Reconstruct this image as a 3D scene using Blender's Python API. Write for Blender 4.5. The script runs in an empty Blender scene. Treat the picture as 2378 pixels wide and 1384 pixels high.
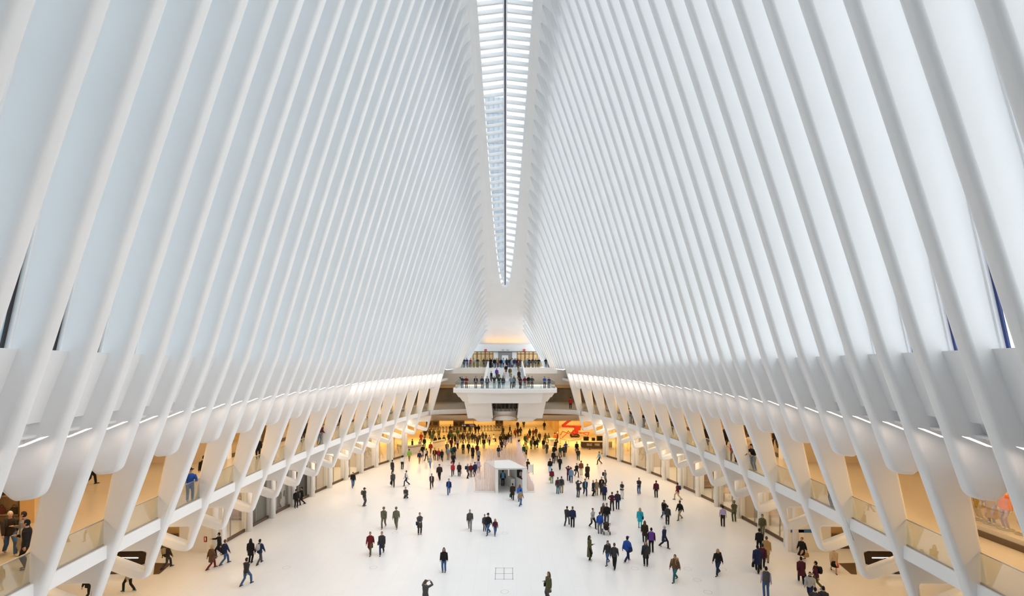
import bpy, bmesh, math, random
from mathutils import Vector, Matrix
random.seed(7)
SC = bpy.context.scene
COL = SC.collection
PI = math.pi
CAMZ = 14.5
F = 1130.0

# ------------------------------------------------------------------ helpers
def pt(px, py, z):
    """photo pixel -> point on the horizontal level z"""
    y = F * (CAMZ - z) / (py - 830.0)
    return Vector(((px - 1173.0) * y / F, y, z))

def tag(o, label=None, cat=None, group=None, kind=None):
    if label: o['label'] = label
    if cat: o['category'] = cat
    if group: o['group'] = group
    if kind: o['kind'] = kind
    return o

def link(name, data, parent=None, loc=None, rotz=None):
    o = bpy.data.objects.new(name, data)
    COL.objects.link(o)
    if parent is not None: o.parent = parent
    if loc is not None: o.location = loc
    if rotz is not None: o.rotation_euler = (0, 0, rotz)
    return o

def empty(name, loc=(0, 0, 0), rotz=0.0):
    o = link(name, None, None, loc, rotz)
    o.empty_display_size = .3
    return o

class MB:
    """collects simple solids into one mesh"""
    def __init__(s): s.v = []; s.f = []; s.sm = []
    def add(s, vs, fs, smooth=False):
        b = len(s.v); s.v += [tuple(v) for v in vs]
        s.f += [tuple(b + i for i in f) for f in fs]; s.sm += [smooth] * len(fs)
        return s
    def box(s, x0, x1, y0, y1, z0, z1):
        v = [(x, y, z) for x in (x0, x1) for y in (y0, y1) for z in (z0, z1)]
        return s.add(v, [(0,1,3,2),(4,6,7,5),(0,4,5,1),(2,3,7,6),(0,2,6,4),(1,5,7,3)])
    def bar(s, a, b, w, h=None, up=(0, 0, 1), off=0.0):
        """rectangular bar from a to b; w across, h along up"""
        h = h or w; a = Vector(a); b = Vector(b); d = (b - a).normalized()
        up = Vector(up); sd = d.cross(up)
        if sd.length < 1e-5: sd = d.cross(Vector((1, 0, 0)))
        sd.normalize(); u = sd.cross(d).normalized()
        vs = []
        for p in (a, b):
            for i, j in ((-1,-1),(1,-1),(1,1),(-1,1)):
                vs.append(p + sd * (w/2*i) + u * (h/2*j + off))
        return s.add(vs, [(3,2,1,0),(4,5,6,7),(0,1,5,4),(1,2,6,5),(2,3,7,6),(3,0,4,7)])
    def tube(s, pts, r, n=8, close=True, smooth=True):
        """tube along pts; r a number or a list"""
        pts = [Vector(p) for p in pts]; rs = r if isinstance(r, (list, tuple)) else [r]*len(pts)
        prev = None; vs = []
        for i, p in enumerate(pts):
            d = (pts[min(i+1, len(pts)-1)] - pts[max(i-1, 0)]).normalized()
            if prev is None:
                ref = Vector((0,0,1)) if abs(d.z) < .9 else Vector((1,0,0))
                sd = d.cross(ref).normalized()
            else:
                sd = (prev - d * prev.dot(d)).normalized()
            prev = sd; u = d.cross(sd)
            for k in range(n):
                a = 2*PI*k/n; vs.append(p + (sd*math.cos(a) + u*math.sin(a)) * rs[i])
        fs = [(i*n+k, i*n+(k+1)%n, (i+1)*n+(k+1)%n, (i+1)*n+k) for i in range(len(pts)-1) for k in range(n)]
        s.add(vs, fs, smooth)
        if close:
            b = len(s.v) - len(vs)
            s.f += [tuple(b + k for k in reversed(range(n))), tuple(b + (len(pts)-1)*n + k for k in range(n))]
            s.sm += [False, False]
        return s
    def cyl(s, x, y, z0, z1, r, n=16, r1=None):
        return s.tube([(x,y,z0),(x,y,z1)], [r, r if r1 is None else r1], n)
    def prism(s, poly, z0, z1, smooth=False):
        """vertical prism on a plan polygon (x, y)"""
        n = len(poly); vs = [(x,y,z0) for x,y in poly] + [(x,y,z1) for x,y in poly]
        fs = [tuple(reversed(range(n))), tuple(range(n, 2*n))]
        s.add(vs, fs + [(i, (i+1)%n, n+(i+1)%n, n+i) for i in range(n)])
        return s
    def grid(s, rows, smooth=True, closed=False):
        m = len(rows[0]); vs = [p for r in rows for p in r]
        fs = []
        for i in range(len(rows)-1):
            for k in range(m if closed else m-1):
                fs.append((i*m+k, i*m+(k+1)%m, (i+1)*m+(k+1)%m, (i+1)*m+k))
        return s.add(vs, fs, smooth)
    def ball(s, c, r, n=10, m=7, sx=1, sy=1, sz=1):
        rows = []
        for i in range(m+1):
            a = PI*i/m
            rows.append([(c[0]+r*sx*math.sin(a)*math.cos(2*PI*k/n), c[1]+r*sy*math.sin(a)*math.sin(2*PI*k/n), c[2]-r*sz*math.cos(a)) for k in range(n)])
        return s.grid(rows, True, True)
    def mesh(s, name, mat=None):
        me = bpy.data.meshes.new(name)
        me.from_pydata(s.v, [], s.f)
        me.polygons.foreach_set('use_smooth', s.sm)
        bm = bmesh.new(); bm.from_mesh(me)
        bmesh.ops.remove_doubles(bm, verts=bm.verts, dist=1e-5)
        bmesh.ops.recalc_face_normals(bm, faces=bm.faces)
        bm.to_mesh(me); bm.free()
        if mat: me.materials.append(mat)
        return me
    def build(s, name, mat=None, parent=None, loc=None, rotz=None):
        return link(name, s.mesh(name, mat), parent, loc, rotz)

def struct(o):
    o['kind'] = 'structure'; return o

# ---------------------------------------------------------------- materials
def nodes(m):
    m.use_nodes = True
    nt = m.node_tree; return nt, nt.nodes, nt.links

def mat(name, col, rough=.5, metal=0.0, noise=0.0, scale=4.0, spec=.5, coat=0.0, bump=0.0):
    m = bpy.data.materials.new(name); nt, N, L = nodes(m)
    b = N['Principled BSDF']
    b.inputs['Roughness'].default_value = rough; b.inputs['Metallic'].default_value = metal
    b.inputs['Specular IOR Level'].default_value = spec
    if coat: b.inputs['Coat Weight'].default_value = coat
    c = (*col, 1)
    b.inputs['Base Color'].default_value = c
    if noise or bump:
        tc = N.new('ShaderNodeTexCoord'); n = N.new('ShaderNodeTexNoise')
        n.inputs['Scale'].default_value = scale; n.inputs['Detail'].default_value = 5
        L.new(tc.outputs['Object'], n.inputs['Vector'])
        if noise:
            r = N.new('ShaderNodeValToRGB')
            r.color_ramp.elements[0].position = .3; r.color_ramp.elements[1].position = .7
            r.color_ramp.elements[0].color = tuple(max(0, x*(1-noise)) for x in col) + (1,)
            r.color_ramp.elements[1].color = tuple(min(1, x*(1+noise*.5)) for x in col) + (1,)
            L.new(n.outputs['Fac'], r.inputs['Fac']); L.new(r.outputs['Color'], b.inputs['Base Color'])
        if bump:
            bp = N.new('ShaderNodeBump'); bp.inputs['Strength'].default_value = bump
            L.new(n.outputs['Fac'], bp.inputs['Height']); L.new(bp.outputs['Normal'], b.inputs['Normal'])
    return m

def emis(name, col, st):
    m = bpy.data.materials.new(name); nt, N, L = nodes(m)
    b = N['Principled BSDF']; b.inputs['Base Color'].default_value = (*col, 1)
    b.inputs['Emission Color'].default_value = (*col, 1); b.inputs['Emission Strength'].default_value = st
    return m

def glass(name, tint=(1, 1, 1), refl=.06, rough=0.0):
    """thin clear pane: lets light straight through, mirrors a little"""
    m = bpy.data.materials.new(name); nt, N, L = nodes(m)
    N.remove(N['Principled BSDF'])
    t = N.new('ShaderNodeBsdfTransparent'); t.inputs['Color'].default_value = (*tint, 1)
    g = N.new('ShaderNodeBsdfGlossy'); g.inputs['Roughness'].default_value = rough
    fr = N.new('ShaderNodeLayerWeight'); fr.inputs['Blend'].default_value = .3
    mu = N.new('ShaderNodeMath'); mu.operation = 'MULTIPLY_ADD'
    mu.inputs[1].default_value = .22; mu.inputs[2].default_value = refl; mu.use_clamp = True
    mx = N.new('ShaderNodeMixShader')
    L.new(fr.outputs['Fresnel'], mu.inputs[0]); L.new(mu.outputs[0], mx.inputs['Fac'])
    L.new(t.outputs[0], mx.inputs[1]); L.new(g.outputs[0], mx.inputs[2])
    L.new(mx.outputs[0], N['Material Output'].inputs['Surface'])
    return m

def floor_mat(name, base, joint, tile, rough=.28):
    m = bpy.data.materials.new(name); nt, N, L = nodes(m)
    b = N['Principled BSDF']
    tc = N.new('ShaderNodeTexCoord')
    br = N.new('ShaderNodeTexBrick')
    br.inputs['Color1'].default_value = (*base, 1)
    br.inputs['Color2'].default_value = tuple(min(1, x*.985) for x in base) + (1,)
    br.inputs['Mortar'].default_value = (*joint, 1)
    br.inputs['Scale'].default_value = 1.0
    br.inputs['Mortar Size'].default_value = .006
    br.inputs['Brick Width'].default_value = tile[0]; br.inputs['Row Height'].default_value = tile[1]
    mp = N.new('ShaderNodeMapping'); mp.inputs['Rotation'].default_value = (0, 0, PI/2); mp.inputs['Location'].default_value = (.13, .17, .371)
    L.new(tc.outputs['Object'], mp.inputs['Vector']); L.new(mp.outputs[0], br.inputs['Vector'])
    n = N.new('ShaderNodeTexNoise'); n.inputs['Scale'].default_value = .35; n.inputs['Detail'].default_value = 8
    L.new(mp.outputs[0], n.inputs['Vector'])
    mx = N.new('ShaderNodeMix'); mx.data_type = 'RGBA'; mx.blend_type = 'MULTIPLY'
    mx.inputs['Factor'].default_value = 1
    r = N.new('ShaderNodeValToRGB'); r.color_ramp.elements[0].color = (.97,.97,.97,1); r.color_ramp.elements[1].color = (1,1,1,1)
    L.new(n.outputs['Fac'], r.inputs['Fac'])
    L.new(br.outputs['Color'], mx.inputs[6]); L.new(r.outputs['Color'], mx.inputs[7])
    L.new(mx.outputs[2], b.inputs['Base Color'])
    b.inputs['Roughness'].default_value = rough
    return m

M = {}
M['white'] = mat('white_steel_paint', (.86, .865, .87), .45, spec=.3, noise=.02, scale=.6)
M['white2'] = mat('white_plaster', (.82, .815, .80), .6)
M['floor'] = floor_mat('white_terrazzo', (.82, .82, .83), (.72, .72, .72), (1.8, .9), .30)
M['gfloor'] = floor_mat('cream_marble', (.54, .49, .42), (.48, .44, .38), (1.2, .6), .22)
M['pane'] = glass('clear_glass', (.97, .99, 1.0), .03)
M['rail_glass'] = glass('balustrade_glass', (.90, .93, .92), .05)
M['shop_glass'] = glass('shop_window_glass', (.95, .97, .96), .05)
M['dark'] = mat('dark_metal', (.035, .033, .035), .4, .3)
M['navy'] = mat('dark_blue_gasket', (.012, .035, .16), .4)
M['steel'] = mat('brushed_steel', (.45, .44, .43), .35, .9)
M['bronze'] = mat('bronze_sill', (.16, .11, .075), .4, .6)
M['beige'] = mat('beige_panel', (.62, .53, .42), .55, noise=.04, scale=.5)
M['orange_wall'] = mat('honey_wall', (.72, .50, .25), .5, noise=.05, scale=.4)
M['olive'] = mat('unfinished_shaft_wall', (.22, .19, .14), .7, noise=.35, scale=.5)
M['wood'] = mat('light_wood', (.55, .38, .22), .45, noise=.15, scale=6)
M['dwood'] = mat('dark_wood', (.12, .075, .05), .45, noise=.2, scale=5)
M['black'] = mat('black_plastic', (.015, .015, .016), .45)
M['red'] = mat('red_paint', (.50, .035, .03), .32, spec=.5)
M['signred'] = mat('red_sign', (.65, .05, .05), .5)
M['text'] = mat('rose_lettering', (.55, .32, .32), .6)
M['signwhite'] = mat('white_lettering', (.85, .85, .83), .5)
M['blue'] = mat('blue_stripe', (.03, .16, .42), .5)
M['lamp'] = emis('warm_lamp_lens', (1.0, .78, .48), 9)
M['lampw'] = emis('white_lamp_lens', (1.0, .93, .82), 6)
M['bands'] = mat('pale_tower_bands', (.50, .54, .60), .4)
M['facade'] = mat('pale_tower_glass', (.66, .70, .74), .2, spec=.6)

# ------------------------------------------------------------ plan geometry
def ell(y, a, c, b):
    return a * math.sqrt(max(0.0, 1 - ((y - c) / b) ** 2))
def uT(y): return ell(y, 17.55, 31, 52.5)          # hooked tips of the legs
def uL(y):                                          # ledge under the glass
    return ell(y, 13.5, 31, 52.2) if y < 71.2 else 8.63 - (y - 71.2) * .085
def uW(y): return ell(y, 22.0, 29, 56.5)           # shop wall line
def zL(y): return 15.05 - .0235 * y if y < 71.2 else 12.66
def uTip(y): return 3.25 - .006 * abs(y - 40) if y < 76 else 3.03 + (y - 76) * .01
def zTip(y):
    if y <= 75: return CAMZ + 31.6 - .0114 * (y - 32.8) ** 2
    return CAMZ + 31.6 - .0114 * (75 - 32.8) ** 2 - (y - 75) * .42
def uSky(y): return max(.05, 2.45 * math.sqrt(max(0, 1 - ((y - 36) / 40.6) ** 2))) ** 1.0 if y < 76.6 else .05
ZT = 3.8
def front(y, z):
    """distance of a rib's inner edge from the axis"""
    if z <= zL(y) and y < 71.2:
        t = (z - ZT) / (zL(y) - ZT); return uT(y) + (uL(y) - uT(y)) * t
    t = (z - zL(y)) / (zTip(y) - zL(y))
    return uL(y) + (uTip(y) - uL(y)) * t + .28 * math.sin(PI * max(0, min(1, t)))

PITCH = 3.385
LEGS = [23.7 + PITCH * j for j in range(-6, 15)]
TH = .46

# --------------------------------------------------------------- rib shapes
def rounded(poly):
    """poly: (u, z, r); returns points with the corners rounded"""
    out = []; n = len(poly)
    for i, (u, z, r) in enumerate(poly):
        p = Vector((u, z))
        if r <= 0: out.append(p); continue
        a = Vector(poly[i-1][:2]); b = Vector(poly[(i+1) % n][:2])
        da = (a - p).normalized(); db = (b - p).normalized()
        ang = da.angle(db); d = r / math.tan(ang/2)
        d = min(d, (a-p).length*.48, (b-p).length*.48)
        p0 = p + da*d; p1 = p + db*d
        for k in range(8):
            t = k/7; out.append(p0*(1-t)**2 + p*2*t*(1-t) + p1*t*t)
    return out

def plate(name, loops, th, bev, mt, side, y, res=3):
    """plate standing across the hall at depth y, with rounded edges, from closed (u, z) loops"""
    cu = bpy.data.curves.new(name, 'CURVE'); cu.dimensions = '2D'; cu.fill_mode = 'BOTH'
    for lp in loops:
        sp = cu.splines.new('POLY'); sp.points.add(len(lp)-1)
        for i, p in enumerate(lp): sp.points[i].co = (p[0], p[1], 0, 1)
        sp.use_cyclic_u = True
    cu.extrude = th/2 - bev; cu.bevel_depth = bev; cu.bevel_resolution = res; cu.offset = -bev
    tmp = bpy.data.objects.new('tmp', cu)
    me = bpy.data.meshes.new_from_object(tmp)
    bpy.data.objects.remove(tmp); bpy.data.curves.remove(cu)
    me.name = name
    me.transform(Matrix(((side, 0, 0, 0), (0, 0, 1, 0), (0, 1, 0, 0), (0, 0, 0, 1))))
    bm = bmesh.new(); bm.from_mesh(me)
    bmesh.ops.remove_doubles(bm, verts=bm.verts, dist=1e-5)
    bmesh.ops.recalc_face_normals(bm, faces=bm.faces)
    for f in bm.faces: f.smooth = abs(f.normal.y) < .995
    bm.to_mesh(me); bm.free()
    me.materials.clear(); me.materials.append(mt)
    o = link(name, me, None, (0, y, 0))
    return o

def upper_pts(y, zlo):
    """front and rear edge points above zlo, bottom to top"""
    zt = zTip(y); fr = []; re = []
    n = 9
    for k in range(n+1):
        z = zlo + (zt - zlo) * k / n
        d = .90 + min(.65, .10 * max(0, z - zL(y)))
        fr.append((front(y, z), z, 0)); re.append((front(y, z) + d, z + .25, 0))
    return fr, re

ORD = ['nearest', 'second nearest', 'third nearest', 'fourth nearest', 'fifth nearest', 'sixth nearest', 'seventh nearest', 'eighth nearest',
       'ninth nearest', 'tenth nearest', 'eleventh nearest', 'twelfth nearest', 'thirteenth nearest', 'fourteenth nearest', 'fifteenth nearest',
       'sixteenth nearest', 'seventeenth nearest', 'eighteenth nearest', 'nineteenth nearest', 'twentieth nearest', 'twenty-first nearest']
def sname(side): return 'left' if side < 0 else 'right'

def leg_rib(y, side, idx):
    fr, re = upper_pts(y, zL(y))
    t = uT(y); f = lambda z: front(y, z); w = max(uW(y), t + 3.2)
    P = list(fr)[::-1]                                   # tip down to the ledge
    P += [(f(12.5), 12.5, 0), (f(9), 9, 0), (f(5.6), 5.6, .5), (t + .02, 3.72, .38), (t + .75, 3.80, .3)]
    P += [(t + 3.0, 4.62, .4), (w + .2, 5.0, 0), (w + .2, 6.3, 0), (f(6.4) + .78, 6.3, .2), (f(9.8) + 1.3, 9.8, .6),
          (f(10.8) + 1.75, 10.8, 0), (f(12.6) + 1.5, 12.6, 0)]
    P += re
    hole = rounded([(t - .02, 5.12, .1), (t + .13, 4.24, .07), (min(t + 2.4, w), 5.08, .04)])
    o = plate('hooked_rib', [rounded(P), hole[::-1]], TH, .15, M['white'], side, y)
    tag(o, 'tall white rib with a hooked foot, %s one on the %s side' % (ORD[idx], sname(side)), 'rib', 'hooked ribs on the %s side' % sname(side))

def bulb_rib(y, side, idx):
    fr, re = upper_pts(y, zL(y)); f = lambda z: front(y, z)
    P = list(fr)[::-1] + [(f(12.5), 12.5, 0), (f(10.15), 10.1, .55), (f(10.1) + .75, 10.02, .3), (f(10.5) + 1.7, 10.75, .2), (f(12.6) + 1.6, 12.6, 0)] + re
    o = plate('short_rib', [rounded(P)], TH, .15, M['white'], side, y)
    tag(o, 'white rib ending in a rounded lobe, %s such one on the %s side' % (ORD[idx], sname(side)), 'rib', 'lobed ribs on the %s side' % sname(side))

def far_rib(y, side, idx):
    fr, re = upper_pts(y, 12.7)
    o = plate('end_rib', [rounded(list(fr)[::-1] + re)], TH*.9, .14, M['white'], side, y)
    tag(o, 'slim white rib standing behind the upper balcony, %s one on the %s side' % (ORD[idx], sname(side)), 'rib', 'end ribs on the %s side' % sname(side))

for side in (-1, 1):
    for i, y in enumerate(LEGS):
        leg_rib(y, side, i)
        if i < len(LEGS) - 1: bulb_rib(y + PITCH/2, side, i)
    for i in range(11):
        far_rib(LEGS[-1] + PITCH/2 * (i + 1), side, i)

ALLY = sorted(LEGS + [y + PITCH/2 for y in LEGS[:-1]])
FARY = [LEGS[-1] + PITCH/2*(i+1) for i in range(11)]

# -------------------------------------------- infill, glass and lintel bands
def band(name, ys, fn, mt, side, kind='structure', smooth=False, th=0):
    """sheet along the hall: fn(y) gives its (u, z) section"""
    rows = [[(side*u, y, z) for u, z in fn(y)] for y in ys]
    mb = MB(); mb.grid(rows, smooth)
    o = mb.build(name, mt)
    if kind: o['kind'] = kind
    return o

YS = [y + d for y in ALLY for d in (0,)]
for side in (-1, 1):
    sn = sname(side)
    # solid band between the ribs below the glass: ledge, face, soffit, recessed strip
    def sec(y):
        zl = zL(y); f = front(y, zl)
        return [(f + 1.9, zl), (f + .62, zl), (front(y, 12.5) + .72, 12.5), (front(y, 12.5) + 1.0, 12.48),
                (front(y, 12.1) + 1.02, 12.12), (front(y, 12.1) + .66, 12.12), (front(y, 12.0) + .67, 12.03), (front(y, 12.0) + 1.0, 12.0), (front(y, 10.6) + 1.2, 10.62)]
    band('wall_%s_infill' % sn, YS, sec, M['white'], side)
    # glazing behind the ribs, one pane per bay, and its mullions
    n = 0
    allr = ALLY + FARY
    for a, b in zip(allr[:-1], allr[1:]):
        n += 1
        rows = []
        for y in (a, b):
            r = []
            for k in range(7):
                t = k/6; zb = zL(y) if y < 71.2 else 12.7
                z = zb + (zTip(y) + .2 - zb) * t
                d = .98 + min(.65, .10 * max(0, z - zL(y)))
                r.append((side*(front(y, min(z, zTip(y))) + d), y, z))
            rows.append(r)
        mb = MB(); mb.grid(rows, False)
        o = mb.build('window_%d' % (n + (100 if side > 0 else 0)), M['pane']); o['kind'] = 'structure'
        mb = MB()
        r = [Vector(p) for p in rows[1]]
        off = Vector((-side*.05, -.36, 0))
        for p, q in zip(r[:-1], r[1:]): mb.bar(p + off, q + off, .07, .06, up=(1, 0, 0))
        mb.build('window_frame', M['navy'] if side > 0 else M['dark'], o)['label'] = 'dark gasket along the pane'
        mb = MB(); off = Vector((-side*.08, -.16, 0))
        for p, q in zip(r[:-1], r[1:]): mb.bar(p + off, q + off, .26, .16, up=(1, 0, 0))
        mb.build('window_trim', M['white'], o)

# ------------------------------------------------- spine, vault and skylight
ys_sky = [3.39 + (76.3 - 3.39) * i/60 for i in range(61)]
ys_end = [76.3, 76.5, 76.7, 78, 80, 82, 84]
for side in (-1, 1):
    rows = []
    for y in ys_sky + ys_end:
        zt = zTip(y); ut = uTip(y); us = uSky(y)
        if y > 76.3: us = 0
        rows.append([(side*(ut + 1.75), y, zt - 2.4), (side*(ut + .9), y, zt - .9), (side*ut, y, zt - .02), (side*(ut*.5 + us*.5 + .0), y, zt + .12), (side*us, y, zt + .18),
                     (side*us, y, zt + 1.2), (side*(ut + 2.2), y, zt + .6), (side*(ut + 2.6), y, zt - 1.6)])
    mb = MB(); mb.grid(rows, False)
    o = mb.build('ceiling_spine_%s' % sname(side), M['white']); o['kind'] = 'structure'
# skylight bars, ridge and glass
sk = MB()
yb = LEGS[0]
while yb < 75.6:
    us = uSky(yb) + .05; z = zTip(yb) + .12
    for s in (-1, 1): sk.bar((s*.13, yb, z + .28), (s*us, yb, z), .2, .34)
    yb += PITCH/4
sk.build('ceiling_skylight_bars', M['white'])['kind'] = 'structure'
for s in (-1, 1):
    mb = MB()
    P = [(s*.13, y, zTip(y) + .42) for y in ys_sky if y < 76]
    for p, q in zip(P[:-1], P[1:]): mb.bar(p, q, .13, .4)
    mb.build('ceiling_skylight_ridge', M['white'])['kind'] = 'structure'
    mb = MB(); mb.grid([[(s*.19, y, zTip(y) + .72), (s*(uSky(y) + .1), y, zTip(y) + .45)] for y in ys_sky], False)
    mb.build('window_skylight_%s' % sname(s), M['pane'])['kind'] = 'structure'
mb = MB(); P = [(0, y, zTip(y) + .66) for y in ys_sky]
for p, q in zip(P[:-1], P[1:]): mb.bar(p, q, .14, .12)
mb.build('ceiling_ridge_seam', M['navy'])['kind'] = 'structure'

# vault at the far end, running down to the honey-coloured wall
rows = []
for y, u, dz in ((76.6, 2.9, .1), (80, 3.1, .05), (84, 3.3, 0), (86.5, 4.2, -.1), (88.5, 4.6, -.45), (90.5, 5.0, -1.2), (92, 5.4, -2.2), (93.2, 6, -3.4), (93.8, 6.6, -4.8)):
    z = zTip(y) + dz if y < 85 else zTip(85) + dz
    rows.append([(u*k/6, y - .3*(1-(k/6)**2), z + .2*(1-(k/6)**2)) for k in range(-6, 7)])
mb = MB(); mb.grid(rows, True)
mb.build('wall_far_vault', M['white'])['kind'] = 'structure'
def area(name, loc, sx, sy, power, col, rot=(0, 0, 0), spread=PI):
    l = bpy.data.lights.new(name, 'AREA'); l.shape = 'RECTANGLE'; l.size = sx; l.size_y = sy
    l.energy = power * (1.38 if col[2] < .5 else 1.15); l.color = col; l.spread = spread
    o = link(name, l, None, loc); o.rotation_euler = rot
    o.visible_camera = True
    return o

# ------------------------------------------------------------------- floors
mb = MB(); mb.box(-34, 34, -14, 135, -.4, 0)
o = struct(mb.build('floor', M['floor']))
ysg = [-12 + i*1.6925 for i in range(54)]            # -12 .. ~78
ysg = [y for y in ysg if y < 70] + [71.0]
def fa(y): return front(y, 6.5) + .30 if y > -12 else 12
for side in (-1, 1):
    sn = sname(side)
    # gallery deck
    rows = []
    for y in ysg:
        u0 = fa(y); u1 = 33
        rows.append([(side*u0, y, 6.7), (side*u1, y, 6.7), (side*u1, y, 6.3), (side*u0, y, 6.3)])
    mb = MB(); mb.grid(rows, False, True)
    struct(mb.build('floor_gallery_%s' % sn, M['gfloor']))
    mb = MB()
    mb.grid([[(side*(fa(y)+.18), y, 6.74), (side*(fa(y)-.03), y, 6.74), (side*(fa(y)-.03), y, 6.2), (side*(fa(y)+.18), y, 6.2)] for y in ysg], False, True)
    struct(mb.build('trim_gallery_edge_%s' % sn, M['white']))
    # ceiling over the gallery and roof of the wings
    mb = MB()
    mb.grid([[(side*(front(y, 10.6)+1.3), y, 10.62), (side*33, y, 10.62), (side*33, y, 11.0), (side*(front(y, 10.6)+1.36), y, 11.0)] for y in ysg + [76, 82, 90, 96]], False, True)
    struct(mb.build('ceiling_gallery_%s' % sn, M['white2']))
    mb = MB()
    mb.grid([[(side*(front(y, 12.5)+1.2), y, zL(y)-.2), (side*33.4, y, 14.0), (side*33.4, y, -.2)] for y in ysg + [78, 90, 113]], False)
    struct(mb.build('wall_%s_outer' % sn, M['white2']))
    # plan of the shop walls
    def shopwall(name, u_of, y0, y1, z0, z1, mt, step=3.385):
        ys = [y0 + (y1-y0)*k/max(1, round((y1-y0)/step)) for k in range(max(1, round((y1-y0)/step))+1)]
        mb = MB(); mb.grid([[(side*u_of(y), y, z0), (side*u_of(y), y, z1)] for y in ys], False)
        return struct(mb.build(name, mt))
    # ---- ground level: shopfronts from leg to leg beyond the escalator hall
    base = [y for y in LEGS if y > 36.5]
    posts = [36.3] + base
    for k, y in enumerate(posts):
        w = uW(y)
        mb = MB(); mb.tube([(side*(w-.2), y, 0), (side*(w-.2), y, 5.2)], .24, 14)
        mb.box(*(sorted((side*(w-.05), side*(w+.45)))), y-.05, y+.62, 0, 5.2)
        struct(mb.build('wall_column_%s' % sn, M['white']))
    for k, (y0, y1) in enumerate(zip(posts[:-1], posts[1:])):
        a = Vector((side*(uW(y0)+.15), y0+.55, 0)); b = Vector((side*(uW(y1)+.15), y1-.15, 0))
        d = (b-a)
        mb = MB(); mb.add([a+Vector((0,0,.25)), b+Vector((0,0,.25)), b+Vector((0,0,5.2)), a+Vector((0,0,5.2))], [(0,1,2,3)])
        g = struct(mb.build('window_%d' % (300 + k + (50 if side > 0 else 0)), M['shop_glass']))
        mb = MB(); mb.bar(a+Vector((0,0,.125)), b+Vector((0,0,.125)), .12, .25)
        mb.build('window_sill', M['bronze'], g)
        mb = MB()
        for t in (.33,): p = a + d*t; mb.bar(p, p+Vector((0,0,5.2)), .07, .07)
        mb.build('window_frame', M['steel'], g)
        # closed grey shutters on the far left bays
    # shop interiors at ground level
    shopwall('wall_%s_shops_back' % sn, lambda y: uW(y)+7, 35.8, 71, 0, 5.2, M['beige'])
    for k, y in enumerate(posts):
        if k % 3 == 0 and k:
            mb = MB(); mb.box(*sorted((side*(uW(y)+.4), side*(uW(y)+7))), y, y+.3, 0, 5.2)
            struct(mb.build('partition_%s' % sn, M['beige']))
    mb = MB(); mb.grid([[(side*(uW(y)+.25), y, 5.2), (side*33, y, 5.2)] for y in [35.8+3.5*i for i in range(11)]], False)
    struct(mb.build('ceiling_shops_%s' % sn, M['white2']))
    # ---- white lettered wall and the escalator hall
    mb = MB(); mb.box(*sorted((side*21.1, side*24.3)), 36.3, 36.7, 0, 5.25)
    struct(mb.build('wall_%s_lettered' % sn, M['white2']))
    mb = MB(); mb.box(*sorted((side*24.6, side*33)), 37.5, 37.8, 0, 6.3)
    struct(mb.build('wall_%s_escalator_hall' % sn, M['orange_wall']))
    mb = MB(); mb.box(*sorted((side*21.2, side*33)), 16.0, 16.4, 0, 6.3)
    struct(mb.build('wall_%s_escalator_hall_near' % sn, M['beige']))
    mb = MB(); mb.box(*sorted((side*32.6, side*33)), -13, 113, 0, 10.7)
    struct(mb.build('wall_%s_end_of_wing' % sn, M['beige']))
    # gallery level walls
    uG = lambda y: (uW(y) - .35)
    gp = [y for y in LEGS if y > 36] 
    gp = [36.2] + gp
    for k, (y0, y1) in enumerate(zip(gp[:-1], gp[1:])):
        a = Vector((side*uG(y0), y0, 6.7)); b = Vector((side*uG(y1), y1, 6.7)); d = b-a; up = Vector((0,0,1))
        mb = MB()
        mb.add([a+d*.16+up*.3, a+d+up*.3, a+d+up*3.9, a+d*.16+up*3.9], [(0,1,2,3)])
        g = struct(mb.build('window_%d' % (400 + k + (50 if side > 0 else 0)), M['shop_glass']))
        mb = MB(); mb.bar(a+d*.16+up*.15, a+d+up*.15, .12, .3); mb.build('window_sill', M['bronze'], g)
        mb = MB(); mb.bar(a+up*1.95+d*.08, a+up*1.951+d*.08, .1, .1)
        mb = MB(); mb.bar(a+d*.0+up*1.95, a+d*.16+up*1.95, .3, 3.9); struct(mb.build('wall_pier_%s' % sn, M['white2']))
    shopwall('wall_%s_upper_shops_back' % sn, lambda y: uG(y)+5, 36, 71, 6.7, 10.6, M['orange_wall'])
    mb = MB(); mb.box(*sorted((side*uG(36.2), side*33)), 36.0, 36.4, 6.7, 10.7); struct(mb.build('wall_%s_gallery_return' % sn, M['beige']))
    mb = MB(); mb.box(*sorted((side*28.2, side*28.6)), 20.4, 36.0, 6.7, 10.7); struct(mb.build('wall_%s_gallery_recess' % sn, M['beige']))
    yr = 22.6 if side > 0 else 23.5
    mb = MB(); mb.box(*sorted((side*(20.95 if side > 0 else 21.9), side*33)), yr, yr+.4, 6.7, 10.7); struct(mb.build('wall_%s_gallery_near_return' % sn, M['beige'] if side > 0 else M['orange_wall']))
    if side < 0:
        mb = MB(); mb.box(-22.9, -22.2, 22.95, 23.5, 6.7, 10.7); struct(mb.build('wall_left_shop_pier', M['orange_wall']))
        mb = MB(); mb.box(-28, -22.9, 22.9, 22.96, 6.7, 7.0); struct(mb.build('baseboard_left_shop', M['bronze']))
        mb = MB(); mb.add([(-28, 22.93, 7.0), (-22.9, 22.93, 7.0), (-22.9, 22.93, 10.7), (-28, 22.93, 10.7)], [(0,1,2,3)]); struct(mb.build('window_500', M['shop_glass']))
        for xx in (-22.05, -21.75): mb = MB(); mb.box(xx-.05, xx+.05, 23.38, 23.48, 6.9, 10.6); struct(mb.build('trim_left_shop', M['dark']))
        area('shop_window_light', (-25, 23.1, 10.55), 5, .3, 60, (1, .74, .42))
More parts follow.
